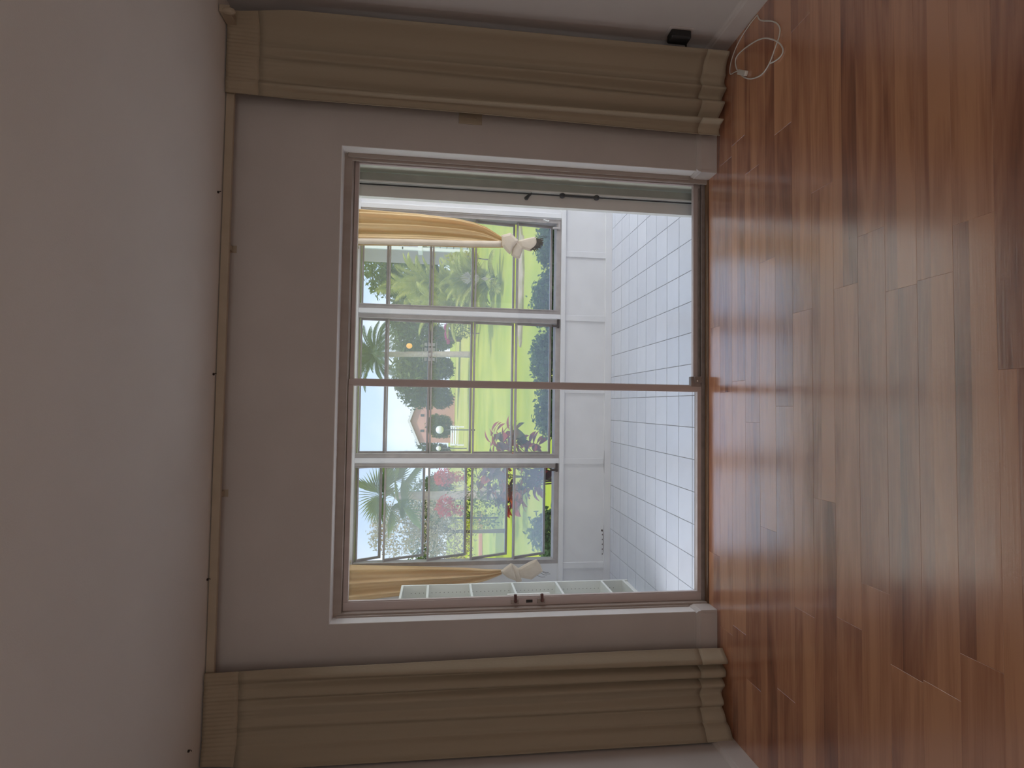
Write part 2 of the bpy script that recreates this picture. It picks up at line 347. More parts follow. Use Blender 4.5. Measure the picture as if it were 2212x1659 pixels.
# ------------------------------------------------------------------ sunroom shell
ZS = -0.076; YF = 2.17; SX0, SX1 = -1.76, 4.60; ZT = 2.42
st(box(SX0-0.12, SX1+0.12, 0.2, YF+0.15, ZS-0.25, ZS-0.004).build('floor_sunroom', M_grout))
T = 0.2032
xs = []; k = math.floor((SX0-1.10016)/T)
def tile_mesh(w, d):
    g = 0.0022; c = 0.003; x, y_ = w/2-g, d/2-g; z0, z1 = -0.006, 0.0
    mb = MB(); mb.poly([(-x,-y_,z0),(x,-y_,z0),(x,y_,z0),(-x,y_,z0),(-x,-y_,z1-0.001),(x,-y_,z1-0.001),(x,y_,z1-0.001),(-x,y_,z1-0.001),
        (-x+c,-y_+c,z1),(x-c,-y_+c,z1),(x-c,y_-c,z1),(-x+c,y_-c,z1)],
        [(0,1,5,4),(1,2,6,5),(2,3,7,6),(3,0,4,7),(4,5,9,8),(5,6,10,9),(6,7,11,10),(7,4,8,11),(8,9,10,11)])
    return mb.mesh('tile', M_tile)
SF = bpy.data.objects['floor_sunroom']; tcache = {}
ky = math.floor((0.2-1.87331)/T)
rt = random.Random(5)
for i in range(k, k+24):
    a, e_ = max(1.10016+i*T, SX0), min(1.10016+(i+1)*T, 2.9)
    if e_-a < 0.02: continue
    for j in range(ky, ky+12):
        c0, c1 = max(1.87331+j*T, 0.2), min(1.87331+(j+1)*T, YF)
        if c1-c0 < 0.02: continue
        key = (round(e_-a, 3), round(c1-c0, 3))
        if key not in tcache: tcache[key] = tile_mesh(*key)
        obj('tile', tcache[key], SF, ((a+e_)/2, (c0+c1)/2, ZS), (rt.uniform(-.003, .003), rt.uniform(-.003, .003), 0))
st(box(SX0-0.5, SX1+0.5, 0.2, 2.85, ZT, ZT+0.3).build('ceiling_sunroom', M_cream))
st(box(SX0-0.12, SX0, 0.2, YF, ZS-0.25, ZT).build('wall_sunroom_left', M_white))
b = MB(); b.box(SX1, SX1+0.12, 0.2, YF, ZS-0.25, 0.5); b.box(SX1, SX1+0.12, 0.2, YF, 2.2, ZT); b.box(SX1, SX1+0.12, 0.2, 0.4, 0.5, 2.2); b.box(SX1, SX1+0.12, YF-0.1, YF, 0.5, 2.2)
st(b.build('wall_sunroom_right', M_white))
# window openings in the far wall
WIN = [('window_1', 0.87, 1.775), ('window_2', -0.48, 0.82), ('window_3', -1.45, -0.53)]
WZ0, WZ1 = 0.42, 2.30
b = MB()
b.box(SX0-0.12, SX1+0.12, YF, YF+0.13, ZS-0.25, WZ0); b.box(SX0-0.12, SX1+0.12, YF, YF+0.13, WZ1, ZT)
for a, e_ in ((SX0-0.12, -1.45), (-0.53, -0.48), (0.82, 0.87), (1.775, SX1+0.12)): b.box(a, e_, YF, YF+0.13, WZ0, WZ1)
FW = st(b.build('wall_sunroom_far', M_white))
def far_trim(name, *a): return box(*a).build(name, M_white, FW, bevel=0.002)
far_trim('sill_board', SX0, SX1, YF-0.022, YF+0.01, 0.377, 0.42)
far_trim('skirting', SX0, SX1, YF-0.013, YF+0.01, ZS, -0.012)
for xb in (0.84, 0.16, -0.505, -1.47, 1.45): far_trim('batten', xb-0.028, xb+0.028, YF-0.010, YF+0.01, -0.012, 0.377)
far_trim('header_board', SX0, SX1, YF-0.018, YF+0.01, 2.275, 2.36)
for xb in (0.845, -0.505): far_trim('post_cover', xb-0.02, xb+0.02, YF-0.014, YF+0.01, 0.42, 2.275)
far_trim('post_cover', 1.785, 1.83, YF-0.014, YF+0.01, 0.42, 2.275)
# damage along the skirting joint: a dark gap and chips
mk = MB(); mk.prism([(-1.37, -0.0125), (-1.33, -0.0095), (-1.20, -0.009), (-1.15, -0.0105), (-1.10, -0.0125)], 'y', YF-0.0145, YF-0.012)
mk.prism([(-0.62, -0.0125), (-0.56, -0.010), (-0.50, -0.010), (-0.40, -0.0125)], 'y', YF-0.0145, YF-0.012)
mk.build('skirting_gap', M_mark, FW)
mk = MB(); mk.prism([(-1.165, -0.006), (-1.152, -0.008), (-1.142, -0.002), (-1.146, 0.008), (-1.160, 0.009)], 'y', YF-0.0015, YF+0.001)
for q in range(5): mk.prism([(-1.20-0.045*q, -0.006), (-1.185-0.045*q, -0.007), (-1.187-0.045*q, -0.001), (-1.197-0.045*q, 0.001)], 'y', YF-0.0015, YF+0.001)
mk.build('paint_chip', M_mark, FW)

# windows: frame, fixed bars, five top-hung sashes with panes, crank
ZB = [2.262, 2.02, 1.626, 1.232, 0.84, 0.478]
def window(name, x0, x1, tilt, gmat, bx):
    w = struct(name, ((x0+x1)/2, YF, WZ0)); ox, oz = (x0+x1)/2, WZ0
    fx0, fx1 = x0-ox, x1-ox
    f = MB(); h = WZ1-WZ0; t = 0.032; d0, d1 = 0.0, 0.115
    f.box(fx0, fx0+t, d0, d1, 0, h); f.box(fx1-t, fx1, d0, d1, 0, h); f.box(fx0+t, fx1-t, d0, d1, h-t, h); f.box(fx0+t, fx1-t, d0, d1, 0, 0.045)
    # raised inner lip all round
    for q in (fx0+t, fx1-t-0.008): f.box(q, q+0.008, -0.008, 0.02, 0.03, h-t)
    f.build('window_frame', M_winframe, w, bevel=0.002)
    for z in ZB[1:5]:
        box(fx0+t, fx1-t, 0.028, 0.052, z-0.018-oz, z-0.004-oz).build('fixed_bar', M_winframe, w)
    for i in range(5):
        zt, zb = ZB[i]-0.002, ZB[i+1]+0.002; H = zt-zb; sx0, sx1 = fx0+t+0.001, fx1-t-0.001; s = MB(); r = 0.020
        s.box(sx0, sx0+r, -0.009, 0.009, -H, 0); s.box(sx1-r, sx1, -0.009, 0.009, -H, 0)
        s.box(sx0+r, sx1-r, -0.009, 0.009, -0.014, 0); s.box(sx0+r, sx1-r, -0.009, 0.009, -H, -H+r)
        so = s.build('sash', M_winframe, w, loc=(0, 0.068, zt-oz)); so.rotation_euler = (math.radians(tilt*((1.25 if tilt > 15 else 0.35) if i == 0 else 1.0)), 0, 0)
        g = box(sx0+r-0.003, sx1-r+0.003, -0.002, 0.002, -H+r-0.003, -0.011)
        g.build('pane', gmat, so)
    # operator: bracket and small crank at the lower corner
    c = MB(); c.box(bx-ox-0.03, bx-ox+0.05, -0.016, 0.0, 0.012, 0.032); c.box(bx-ox-0.022, bx-ox-0.004, -0.02, 0, 0.012, 0.085)
    c.build('operator_bracket', M_dkmetal if name != 'window_1' else M_winframe, w, bevel=0.003)
    return w
window('window_1', 0.87, 1.775, 8, M_glassw, 1.70)
window('window_2', -0.48, 0.82, 8, M_glassw, 0.77)
window('window_3', -1.45, -0.53, 23.5, M_glasst, -0.575)
c = MB(); c.tube([(1.755, YF-0.012, 0.545), (1.742, YF-0.035, 0.555), (1.752, YF-0.045, 0.60)], 0.006, 6)
o = c.build('crank_handle', M_shutw, bpy.data.objects['window_1']); o.matrix_parent_inverse = Matrix.Translation((-(0.87+1.775)/2, -YF, -WZ0))

# ------------------------------------------------------------------ sliding glass door
dr = struct('door_1', (0, 0, 0))
b = MB(); y0, y1 = 0.085, 0.20
b.box(OL, -1.088, y0, y1, 0.0, OH); b.box(1.305, OR, y0, y0+0.012, 0.0, OH); b.box(1.336, OR, y0+0.012, y1, 0.0, OH); b.box(-1.088, 1.336, y0+0.012, y1, 2.012, OH); b.box(-1.088, 1.305, y0, y0+0.012, 2.012, OH)
b.box(1.318, OR, y0-0.012, y0, 0.12, 2.035); b.box(OL, -1.098, y0-0.012, y0, 0.12, 2.035)
b.box(1.326, 1.336, 0.120, 0.128, 0.03, 2.012)
b.build('frame', M_frame, dr, bevel=0.002)
b = MB(); b.box(OL, OR, 0.1145, 0.2, -0.07, 0.012); b.box(-1.088, 1.305, 0.116, 0.122, 0.012, 0.026); b.box(-1.088, 1.305, 0.150, 0.156, 0.012, 0.03); b.box(-1.088, 1.305, 0.186, 0.2, 0.012, 0.03)
b.build('track', M_alud, dr, bevel=0.001)
def panel(name, x0, x1, yc, ls, rs, bot, top, z0, z1, th=0.028):
    p = MB(); a, c_ = yc-th/2, yc+th/2
    p.box(x0, x0+ls, a, c_, z0, z1); p.box(x1-rs, x1, a, c_, z0, z1)
    p.box(x0+ls, x1-rs, a, c_, z0, z0+bot); p.box(x0+ls, x1-rs, a, c_, z1-top, z1)
    # glazing bead
    for q in ((x0+ls, x0+ls+0.005), (x1-rs-0.005, x1-rs)): p.box(q[0], q[1], a+0.004, c_-0.004, z0+bot, z1-top)
    o_ = p.build(name, M_alu, dr, bevel=0.0015)
    box(x0+ls-0.004, x1-rs+0.004, yc-0.0025, yc+0.0025, z0+bot-0.004, z1-top+0.004).build('pane', M_glassin, o_)
    return o_
slid = panel('sliding_panel', -1.088, 0.134, 0.135, 0.044, 0.032, 0.034, 0.026, 0.014, 2.010)
fixd = panel('fixed_panel', 0.108, 1.336, 0.172, 0.026, 0.006, 0.042, 0.022, 0.014, 2.010)
# pull handle: dark posts on the stile, pale grip on the outer face
for zh in (1.098, 0.952):
    h = MB(); h.box(-1.078, -1.050, 0.114, 0.121, zh-0.022, zh+0.022); h.build('post_plate', M_frame, slid, bevel=0.003)
    h = MB(); h.tube([(-1.062, 0.108, zh-0.004), (-1.046, 0.101, zh-0.002), (-1.021, 0.100, zh)], [0.010, 0.008, 0.0085], 10); h.build('handle_post', M_post_br, slid, True)
box(-1.060, -1.0365, 0.1495, 0.170, 0.895, 1.135).build('outer_grip', M_shutw, slid, bevel=0.004)['label'] = 'pale outer grip'
box(-1.072, -1.058, 0.1175, 0.121, 1.00, 1.035).build('lock_slot', M_black, slid)
k = MB(); k.box(0.128, 0.186, 0.118, 0.150, 0.028, 0.088); k.box(0.150, 0.186, 0.108, 0.118, 0.028, 0.07)
k.build('corner_foot', M_alud, slid, bevel=0.003)
k = MB(); k.tube([(0.160, 0.1065, 0.055), (0.160, 0.110, 0.055)], 0.005, 8); k.build('screw', M_shutw, slid)

def fan_decal(cx, zc, y_, parent, up=0.105):
    d = MB()
    def petal(ang, r0, r1, w, cz):
        pts = []; ca, sa = math.sin(ang), math.cos(ang)
        for (r, s_) in ((r0, 0.25), ((r0+r1)/2, 0.75), (r0+(r1-r0)*0.85, 1.0), (r1, 0.0)):
            pts.append((r, s_*w))
        out = [(r, s_) for r, s_ in pts]+[(r, -s_) for r, s_ in reversed(pts[:-1])]
        d.prism([(cx+r*ca+s_*sa, cz+r*sa-s_*ca) for r, s_ in out], 'y', y_-0.0004, y_)
    for i in range(9): petal((i-4)*0.19, 0.016, up-0.006*abs(i-4), 0.0042, zc)
    for i in range(7): petal(PI+(i-3)*0.30, 0.010, 0.036, 0.0036, zc)
    d.prism([(cx, zc-0.045), (cx+0.013, zc-0.066), (cx, zc-0.088), (cx-0.013, zc-0.066)], 'y', y_-0.0004, y_)
    d.prism([(cx, zc-0.096), (cx+0.006, zc-0.104), (cx, zc-0.112), (cx-0.006, zc-0.104)], 'y', y_-0.0004, y_)
    return d.build('fan_decal', M_frost, parent)
fan_decal(0.715, 1.352, 0.1690, fixd, 0.075); fan_decal(-0.459, 1.345, 0.1320, slid)
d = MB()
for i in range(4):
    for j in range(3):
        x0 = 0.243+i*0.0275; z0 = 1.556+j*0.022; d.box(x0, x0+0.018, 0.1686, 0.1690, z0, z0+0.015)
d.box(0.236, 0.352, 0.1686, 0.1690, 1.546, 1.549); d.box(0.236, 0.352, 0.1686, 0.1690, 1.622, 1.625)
d.build('lattice_grid', M_frost, fixd)  # grid of small pale frosted cells on the fixed pane

# ------------------------------------------------------------------ accordion storm shutter folded at the right jamb outside
sh = thing('storm_shutter', 'folded grey green accordion storm shutter standing outside the right door jamb', 'shutter', (1.3, 0.30, ZS))
def sbox(name, m, x0, x1, ya, yb, z0=0.0, z1=2.45, bev=0.002):
    return box(x0-1.3, x1-1.3, ya-0.30, yb-0.30, z0, z1).build(name, m, sh, bevel=bev)
for i, (xa, xb) in enumerate(((1.455, 1.440), (1.430, 1.415), (1.405, 1.392), (1.380, 1.366), (1.353, 1.340))):
    p = MB(); p.prism([(xa-1.3, -0.075), (xa-1.3+0.004, -0.072), (xb-1.3+0.004, 0.035), (xb-1.3, 0.032)], 'z', 0, 2.45)
    p.prism([(xa-1.3-0.006, -0.082), (xa-1.3+0.008, -0.082), (xa-1.3+0.008, -0.070), (xa-1.3-0.006, -0.070)], 'z', 0, 2.45)
    p.build('folded_blade', M_shut, sh)
sbox('hollow_stile', M_shutd, 1.283, 1.330, 0.285, 0.330)
sbox('bright_bead', M_shutw, 1.270, 1.281, 0.272, 0.330)
lead = sbox('lead_panel', M_shutw, 1.192, 1.262, 0.292, 0.330)
p = MB(); p.tube([(-0.037, -0.020, 0.02), (-0.043, -0.020, 2.43)], 0.0042, 8); rod = p.build('lock_rod', M_black, sh, True)
p = MB(); p.tube([(-0.039, -0.020, 0.70), (-0.039, -0.020, 0.905)], 0.0065, 8); p.build('rod_sleeve', M_black, sh)
for zk in (0.69, 0.90):
    p = MB(); p.ball((-0.041, -0.026, zk), 0.0165, 10, 7, (1, 1, 1.1)); p.build('knob', M_black, sh, True)
p = MB(); p.tube([(-0.038, -0.022, 1.085), (-0.058, -0.034, 1.105), (-0.074, -0.036, 1.118)], [0.006, 0.008, 0.012], 8); p.ball((-0.074, -0.036, 1.118), 0.0125, 8, 6)
p.build('latch_lever', M_black, sh, True)
tag(sh, sh['label'], 'shutter')

# ------------------------------------------------------------------ bookcase against the sunroom's left wall
BX, BY0, BY1 = -1.458, 0.80, 1.685
bk = thing('bookcase', 'tall white open bookcase standing on tiles at the left sunroom wall', 'bookcase', (-1.60, 1.24, ZS))
def bb(name, x0, x1, ya, yb, z0, z1): return box(x0+1.60, x1+1.60, ya-1.24, yb-1.24, z0-ZS, z1-ZS).build(name, M_shelf, bk, bevel=0.0015)
bb('side_panel', SX0+0.005, BX, BY1-0.018, BY1, ZS, 1.81); bb('side_panel', SX0+0.005, BX, BY0, BY0+0.018, ZS, 1.81)
bb('back_panel', SX0+0.005, SX0+0.012, BY0+0.018, BY1-0.018, ZS, 1.81)
for z in (1.80, 1.597, 1.256, 0.912, 0.543, 0.153): bb('shelf', SX0+0.012, BX, BY0+0.018, BY1-0.018, z-0.009, z+0.009)
bb('bottom_shelf', SX0+0.012, BX, BY0+0.018, BY1-0.018, ZS+0.03, ZS+0.048); bb('kick_board', BX-0.03, BX-0.012, BY0+0.018, BY1-0.018, ZS, ZS+0.03)
p = MB()
for xx in (-1.70, -1.52):
    for q in range(52): p.box(xx+1.60-0.0025, xx+1.60+0.0025, BY1-0.0185-1.24, BY1-0.0178-1.24, 0.12+0.033*q, 0.125+0.033*q)
stuff(p.build('peg_holes', M_mark, bk))

# ------------------------------------------------------------------ knotted curtains in the sunroom windows
def interp(tab, z):
    tab = sorted(tab)
    if z <= tab[0][0]: return tab[0][1]
    for (a, va), (c_, vc) in zip(tab, tab[1:]):
        if z <= c_: return va+(vc-va)*(z-a)/(c_-a)
    return tab[-1][1]
def swag(name, label, left, right, ztop, zk, folds, knotparts, tail, fringe, ph, edge=0):
    cx = (interp(left, zk)+interp(right, zk))/2
    t = thing(name, label, 'curtain', (cx, 2.05, zk)); NZ, NX = 46, 60
    pts = []; fs = []
    for i in range(NZ+1):
        u = i/NZ; z = zk+(ztop-zk)*(u**1.35); a, c_ = interp(left, z), interp(right, z); amp = 0.010+0.020*min(1, u*2.2)
        for j in range(NX+1):
            s = j/NX
            yy = 2.05+amp*math.sin(2*PI*folds*s+ph+0.6*math.sin(3*z))+0.4*amp*math.sin(2*PI*folds*2.3*s+1.0+z)
            pts.append((a+(c_-a)*s-cx, yy-2.05, z-zk))
    for i in range(NZ):
        for j in range(NX):
            q = i*(NX+1)+j; fs.append((q, q+1, q+NX+2, q+NX+1))
    mb = MB(); mb.poly(pts, fs); o_ = mb.build('drape', M_sheer, t, True)
    sm = o_.modifiers.new('thick', 'SOLIDIFY'); sm.thickness = 0.002
    if edge:
        P2 = []; F2 = []
        for i in range(31):
            z = zk+0.02+(ztop-zk-0.02)*i/30; a = interp(left, z)
            for q, yo in ((-0.004, -0.034), (0.022, -0.040), (edge, -0.034)): P2.append((a+q-cx, yo, z-zk))
        for i in range(30):
            for q in (0, 1): F2.append((i*3+q, i*3+q+1, i*3+q+4, i*3+q+3))
        eb = MB(); eb.poly(P2, F2); eo = eb.build('edge_band', M_knot, t, True); sm2 = eo.modifiers.new('thick', 'SOLIDIFY'); sm2.thickness = 0.003
        eo['label'] = 'pale edge band'
        tf = MB(); rr2 = random.Random(4)
        for q in range(26):
            u = q/25; xa = 1.535-0.11*u; za = 0.672-0.012*math.sin(PI*u)+0.055*u*u; L_ = rr2.uniform(0.02, 0.05)
            tf.tube([(xa-cx, -0.040, za+0.016-zk), (xa+rr2.uniform(-.01, .01)-cx, -0.043, za-L_*0.5-zk), (xa+rr2.uniform(-.016, .016)-cx, -0.04, za-L_-zk)], 0.0042, 5)
        tf.build('fringe_tuft', M_fringe, t)
    for nm, outline, yoff, bulge in knotparts:
        # a band of cloth: outline polygon (x,z) swept into a puffed two-sided pad
        n = len(outline); ccx = sum(p_[0] for p_ in outline)/n; ccz = sum(p_[1] for p_ in outline)/n; k_ = MB(); P = []
        for sgn in (-1, 1):
            for fr, bl in ((1.0, 0.25), (0.72, 0.85), (0.3, 1.0)):
                for (px, pz) in outline: P.append((ccx+(px-ccx)*fr-cx, yoff+sgn*bulge*bl, ccz+(pz-ccz)*fr-zk))
        F = []
        for side in (0, 3*n):
            for r_ in range(2):
                for q in range(n): F.append((side+r_*n+q, side+r_*n+(q+1) % n, side+(r_+1)*n+(q+1) % n, side+(r_+1)*n+q))
            F.append(tuple(side+2*n+q for q in range(n)))
        for q in range(n): F.append((q, (q+1) % n, 3*n+(q+1) % n, 3*n+q))
        k_.poly(P, F); ko = k_.build(nm, M_knot, t, False)
        bv = ko.modifiers.new('bevel', 'BEVEL'); bv.width = 0.004; bv.segments = 2
    rd = MB(); xa_, xb_ = interp(left, ztop)-cx, interp(right, ztop)-cx; rd.tube([(min(xa_, xb_)-0.03, 0, ztop-zk-0.004), (max(xa_, xb_)+0.03, 0, ztop-zk-0.004)], 0.009, 8)
    for q in (xa_, xb_): rd.tube([(q, 0, ztop-zk-0.004), (q, YF-0.018-2.05, ztop-zk-0.004)], 0.007, 6)
    rd.build('rod', M_rod, t)
    fr_ = MB()
    for (xa, za, xb, zb) in fringe:
        rr = random.Random(int(xa*997)); mid = ((xa+xb)/2+rr.uniform(-.01, .01)-cx, -0.035, (za+zb)/2-zk)
        fr_.tube([(xa-cx, -0.03, za-zk), mid, (xb-cx, -0.03, zb-zk)], 0.0016, 5)
    fr_.build('fringe', M_fringe, t)
    return t
swag('knotted_curtain', 'golden knotted curtain with a short tail at the right sunroom window', 
     [(2.29, 1.405), (1.765, 1.423), (1.352, 1.431), (0.985, 1.448)],
     [(2.29, 1.735), (1.771, 1.721), (1.40, 1.695), (1.25, 1.668), (1.15, 1.635), (1.06, 1.583), (0.985, 1.535)], 2.29, 0.985, 3.2,
     [('knot_band', [(1.448, 1.000), (1.545, 1.008), (1.572, 0.925), (1.505, 0.850), (1.440, 0.900), (1.372, 0.925), (1.395, 0.955)], -0.045, 0.022),
      ('knot_band', [(1.43, 0.905), (1.505, 0.862), (1.455, 0.800), (1.352, 0.832), (1.340, 0.860), (1.375, 0.915)], -0.020, 0.022),
      ('tail', [(1.44, 0.835), (1.505, 0.860), (1.535, 0.770), (1.552, 0.700), (1.535, 0.678), (1.468, 0.657), (1.415, 0.735)], -0.028, 0.016)],
     None, [(1.55, 0.70, 1.565, 0.60), (1.52, 0.675, 1.555, 0.585), (1.47, 0.66, 1.475, 0.62), (1.44, 0.69, 1.425, 0.66), (1.455, 0.67, 1.44, 0.635), (1.43, 0.71, 1.41, 0.69)], 0.4, 0.05)
swag('knotted_curtain', 'golden knotted curtain at the left sunroom window above the white bookcase',
     [(2.29, -1.715), (1.70, -1.665), (1.298, -1.612), (1.094, -1.562), (0.955, -1.505)],
     [(2.29, -1.385), (1.706, -1.409), (1.301, -1.430), (1.096, -1.451), (0.955, -1.458)], 2.29, 0.955, 2.6,
     [('knot_band', [(-1.458, 0.972), (-1.392, 0.880), (-1.398, 0.868), (-1.470, 0.850), (-1.552, 0.822), (-1.520, 0.905), (-1.478, 0.958)], -0.045, 0.020),
      ('knot_band', [(-1.40, 0.868), (-1.45, 0.80), (-1.56, 0.775), (-1.575, 0.82), (-1.51, 0.86)], -0.022, 0.020),
      ('tail', [(-1.45, 0.825), (-1.388, 0.712), (-1.364, 0.648), (-1.415, 0.612), (-1.475, 0.588), (-1.546, 0.690), (-1.525, 0.79)], -0.030, 0.015)],
     None, [(-1.47, 0.60, -1.485, 0.535), (-1.49, 0.61, -1.51, 0.55), (-1.51, 0.64, -1.525, 0.565), (-1.48, 0.59, -1.50, 0.52)], 2.0)

# ------------------------------------------------------------------ room curtains on a flat rod
def curtain(label, x_in, x_out, seed, nf):
    t = thing('floor_curtain', label, 'curtain', ((x_in+x_out)/2, -0.12, 0.015)); cx = (x_in+x_out)/2; rnd = random.Random(seed)
    sg = 1 if x_out > x_in else -1
    ph = [rnd.uniform(0, 6.28) for _ in range(8)]; wob = [rnd.uniform(-0.35, 0.35) for _ in range(8)]
    def P(s, z):
        u = z/2.58                                   # 0 at the hem, 1 at the rod
        amp = (0.010+0.019*(1-u)**0.8)*(1.0-0.75*max(0, min(1, (s-0.66)/0.12)))*(0.75+0.35*math.sin(6.1*s+ph[6]))
        q = s+0.045*math.sin(5*s+ph[0])+0.020*math.sin(11*s+ph[7])+0.014*(1-u)*math.sin(9*s+ph[1]+1.3*z)
        w = math.sin(2*PI*nf*q+ph[2]+wob[0]*z)
        y_ = -0.098-0.030*(1-u)*s-amp*w-0.30*amp*math.sin(2*PI*nf*1.73*q+ph[3]+wob[1]*z*2)
        y_ += -0.075*max(0, (s-0.72)/0.28)**1.5       # outer edge swings into the room
        k_ = max(0.0, min(1.0, (u-0.86)/0.14)); k_ = k_*k_*(3-2*k_); y_ = y_*(1-0.8*k_)-0.115*0.8*k_+0.0012*math.sin(2*PI*nf*4*s)*k_
        edge = 0.014*math.sin(2.1*z+ph[4])*(1-u)*0.6
        x_ = x_in+(x_out-x_in)*s+sg*(edge if s < 0.1 else 0)+0.004*(1-u)*math.cos(2*PI*nf*q+ph[2])
        x_ = min(max(x_, XL+0.008), XR-0.03)
        zz = z+ (0.010*math.sin(7*s+ph[5]) if z < 0.01 else 0)
        return (x_-cx, min(y_, -0.022)+0.12, zz)
    def sheet(nm, z0, z1, nz, m, off=0.0, th=0.003):
        NX = 150; pts = []; fs = []
        for i in range(nz+1):
            z = z0+(z1-z0)*i/nz
            for j in range(NX+1):
                p_ = P(j/NX, z); pts.append((p_[0], p_[1]-off, p_[2]))
        for i in range(nz):
            for j in range(NX):
                q = i*(NX+1)+j; fs.append((q, q+1, q+NX+2, q+NX+1))
        mb = MB(); mb.poly(pts, fs); o_ = mb.build(nm, m, t, True); sm = o_.modifiers.new('thick', 'SOLIDIFY'); sm.thickness = th; sm.offset = 0
        return o_
    sheet('panel', 0.13, 2.425, 60, M_curt); sheet('heading', 2.425, 2.578, 8, M_curth); sheet('hem', 0.0, 0.1302, 6, M_hem, 0.0, 0.003)
    return t
curtain('cream olive floor length curtain hanging right of the sliding door', 1.515, 1.915, 3, 5.2)
curtain('cream olive floor length curtain hanging left of the sliding door', -1.272, -1.69, 11, 5.6)
r = thing('curtain_rod', 'flat cream traverse rod fixed under the ceiling above the door', 'curtain rod', (0.15, -0.08, 2.578))
p = MB(); p.box(-1.80, 1.74, -0.012, 0.0, -0.020, 0.017); p.box(-1.80, 1.74, 0.0, 0.008, 0.010, 0.017); p.box(-1.80, 1.74, 0.0, 0.008, -0.020, -0.013)
p.build('rail', M_rod, r, bevel=0.002)
for xb in (-1.72, -0.6, 0.62, 1.70):
    p = MB(); p.box(xb-0.012, xb+0.012, 0.008, 0.0795, -0.006, 0.004); p.box(xb-0.018, xb+0.018, 0.0765, 0.0795, -0.024, 0.018); p.build('bracket', M_rod, r)
p = MB(); p.box(1.70, 1.735, -0.13, 0.0, -0.030, 0.018); p.ball((1.712, -0.118, -0.022), 0.022, 10, 7, (0.8, 1, 1.4)); p.build('end_return', M_rod, r, bevel=0.004)
for i, (xh, yh, wh) in enumerate(((1.007, -0.139, 'nearest the right curtain'), (0.133, -0.117, 'above the door mullion'), (-0.84, -0.102, 'above the left door panel'), (-1.548, -0.24, 'beside the left curtain top'))):
    p = MB(); p.tube([(0, 0, 0), (0, 0, -0.006)], 0.006, 8); p.tube([(0, 0, -0.004), (0.004, 0, -0.010), (0.004, -0.004, -0.016), (0, -0.006, -0.016)], 0.0018, 6)
    tag(p.build('ceiling_hook', M_dkmetal, loc=(xh, yh, ZC)), 'small dark hook in the ceiling ' + wh, 'hook', 'hooks along the ceiling edge')

# ------------------------------------------------------------------ small things on walls and floor
sw = thing('wall_plate', 'cream rocker switch plate on wall half behind right curtain', 'switch', (1.55, 0, 1.39))
p = MB(); p.prism([(-0.045, -0.062), (0.045, -0.062), (0.045, 0.062), (-0.045, 0.062)], 'y', -0.006, 0.0); p.build('plate', mat('switch_cream', (0.46, 0.39, 0.29), 0.5, var=(0.44, 0.37, 0.27), scale=10), sw, bevel=0.002)
p = MB(); p.prism([(-0.016, -0.032), (0.016, -0.032), (0.016, 0.032), (-0.016, 0.032)], 'y', -0.010, -0.005); p.build('rocker', M_rod, sw, bevel=0.001)

pl = thing('power_adapter', 'black power adapter plugged into the right wall beside the curtain', 'adapter', (XR, -0.205, 0.31))
box(-0.045, 0, -0.034, 0.030, -0.055, 0.055).build('housing', M_black, pl, bevel=0.008)
p = MB(); p.tube([(-0.03, 0.02, -0.045), (-0.035, 0.045, -0.06), (-0.04, 0.075, -0.065), (-0.04, 0.12, -0.10), (-0.035, 0.15, -0.2), (-0.03, 0.16, -0.29)], 0.005, 7); p.build('cord', M_black, pl, True)
p = MB(); p.prism([(-0.05, -0.065), (0.06, -0.065), (0.06, 0.07), (-0.05, 0.07)], 'x', -0.004, 0.0); p.build('outlet_plate', M_base, pl, bevel=0.0015)

cable_pts = [[1.945, -0.430], [1.921, -0.437], [1.896, -0.455], [1.834, -0.548], [1.788, -0.593], [1.749, -0.615], [1.716, -0.605], [1.694, -0.579], [1.647, -0.54], [1.635, -0.519], [1.62, -0.478], [1.634, -0.421], [1.67, -0.346], [1.725, -0.284], [1.787, -0.235], [1.845, -0.214], [1.868, -0.235], [1.856, -0.308], [1.829, -0.408], [1.788, -0.493], [1.736, -0.56], [1.68, -0.618], [1.635, -0.639], [1.613, -0.623], [1.614, -0.585], [1.631, -0.539]]
cab = thing('white_cable', 'white cable looped on the floor at the foot of right curtain', 'cable', (1.75, -0.42, 0))
def curve_part(name, pts, r_, parent, loc, m):
    cu = bpy.data.curves.new(name, 'CURVE'); cu.dimensions = '3D'; cu.bevel_depth = r_; cu.bevel_resolution = 3; cu.resolution_u = 6
    sp = cu.splines.new('NURBS'); sp.points.add(len(pts)-1); sp.order_u = 4; sp.use_endpoint_u = True
    for q, p_ in zip(sp.points, pts): q.co = (p_[0]-loc[0], p_[1]-loc[1], p_[2]-loc[2], 1)
    tmp = bpy.data.objects.new(name, cu); COL.objects.link(tmp)
    dg = bpy.context.evaluated_depsgraph_get(); me = bpy.data.meshes.new_from_object(tmp.evaluated_get(dg))
    COL.objects.unlink(tmp); bpy.data.objects.remove(tmp); me.materials.append(m)
    me.polygons.foreach_set('use_smooth', [True]*len(me.polygons))
    return obj(name, me, parent)
zz = [0.0035]*len(cable_pts)
for i in (19, 20, 21): zz[i] = 0.0105
for i in (24, 25): zz[i] = 0.009
curve_part('cord', [(p_[0], p_[1], z_) for p_, z_ in zip(cable_pts, zz)], 0.0032, cab, (1.75, -0.42, 0), M_cable)
curve_part('cord', [(1.948, -0.425, 0.0035), (1.950, -0.38, 0.0035), (1.946, -0.348, 0.0035), (1.937, -0.285, 0.0035), (1.915, -0.219, 0.0035), (1.86, -0.165, 0.0035), (1.80, -0.16, 0.0035), (1.795, -0.20, 0.0035), (1.775, -0.245, 0.0100), (1.758, -0.275, 0.0105)], 0.0026, cab, (1.75, -0.42, 0), M_cable)
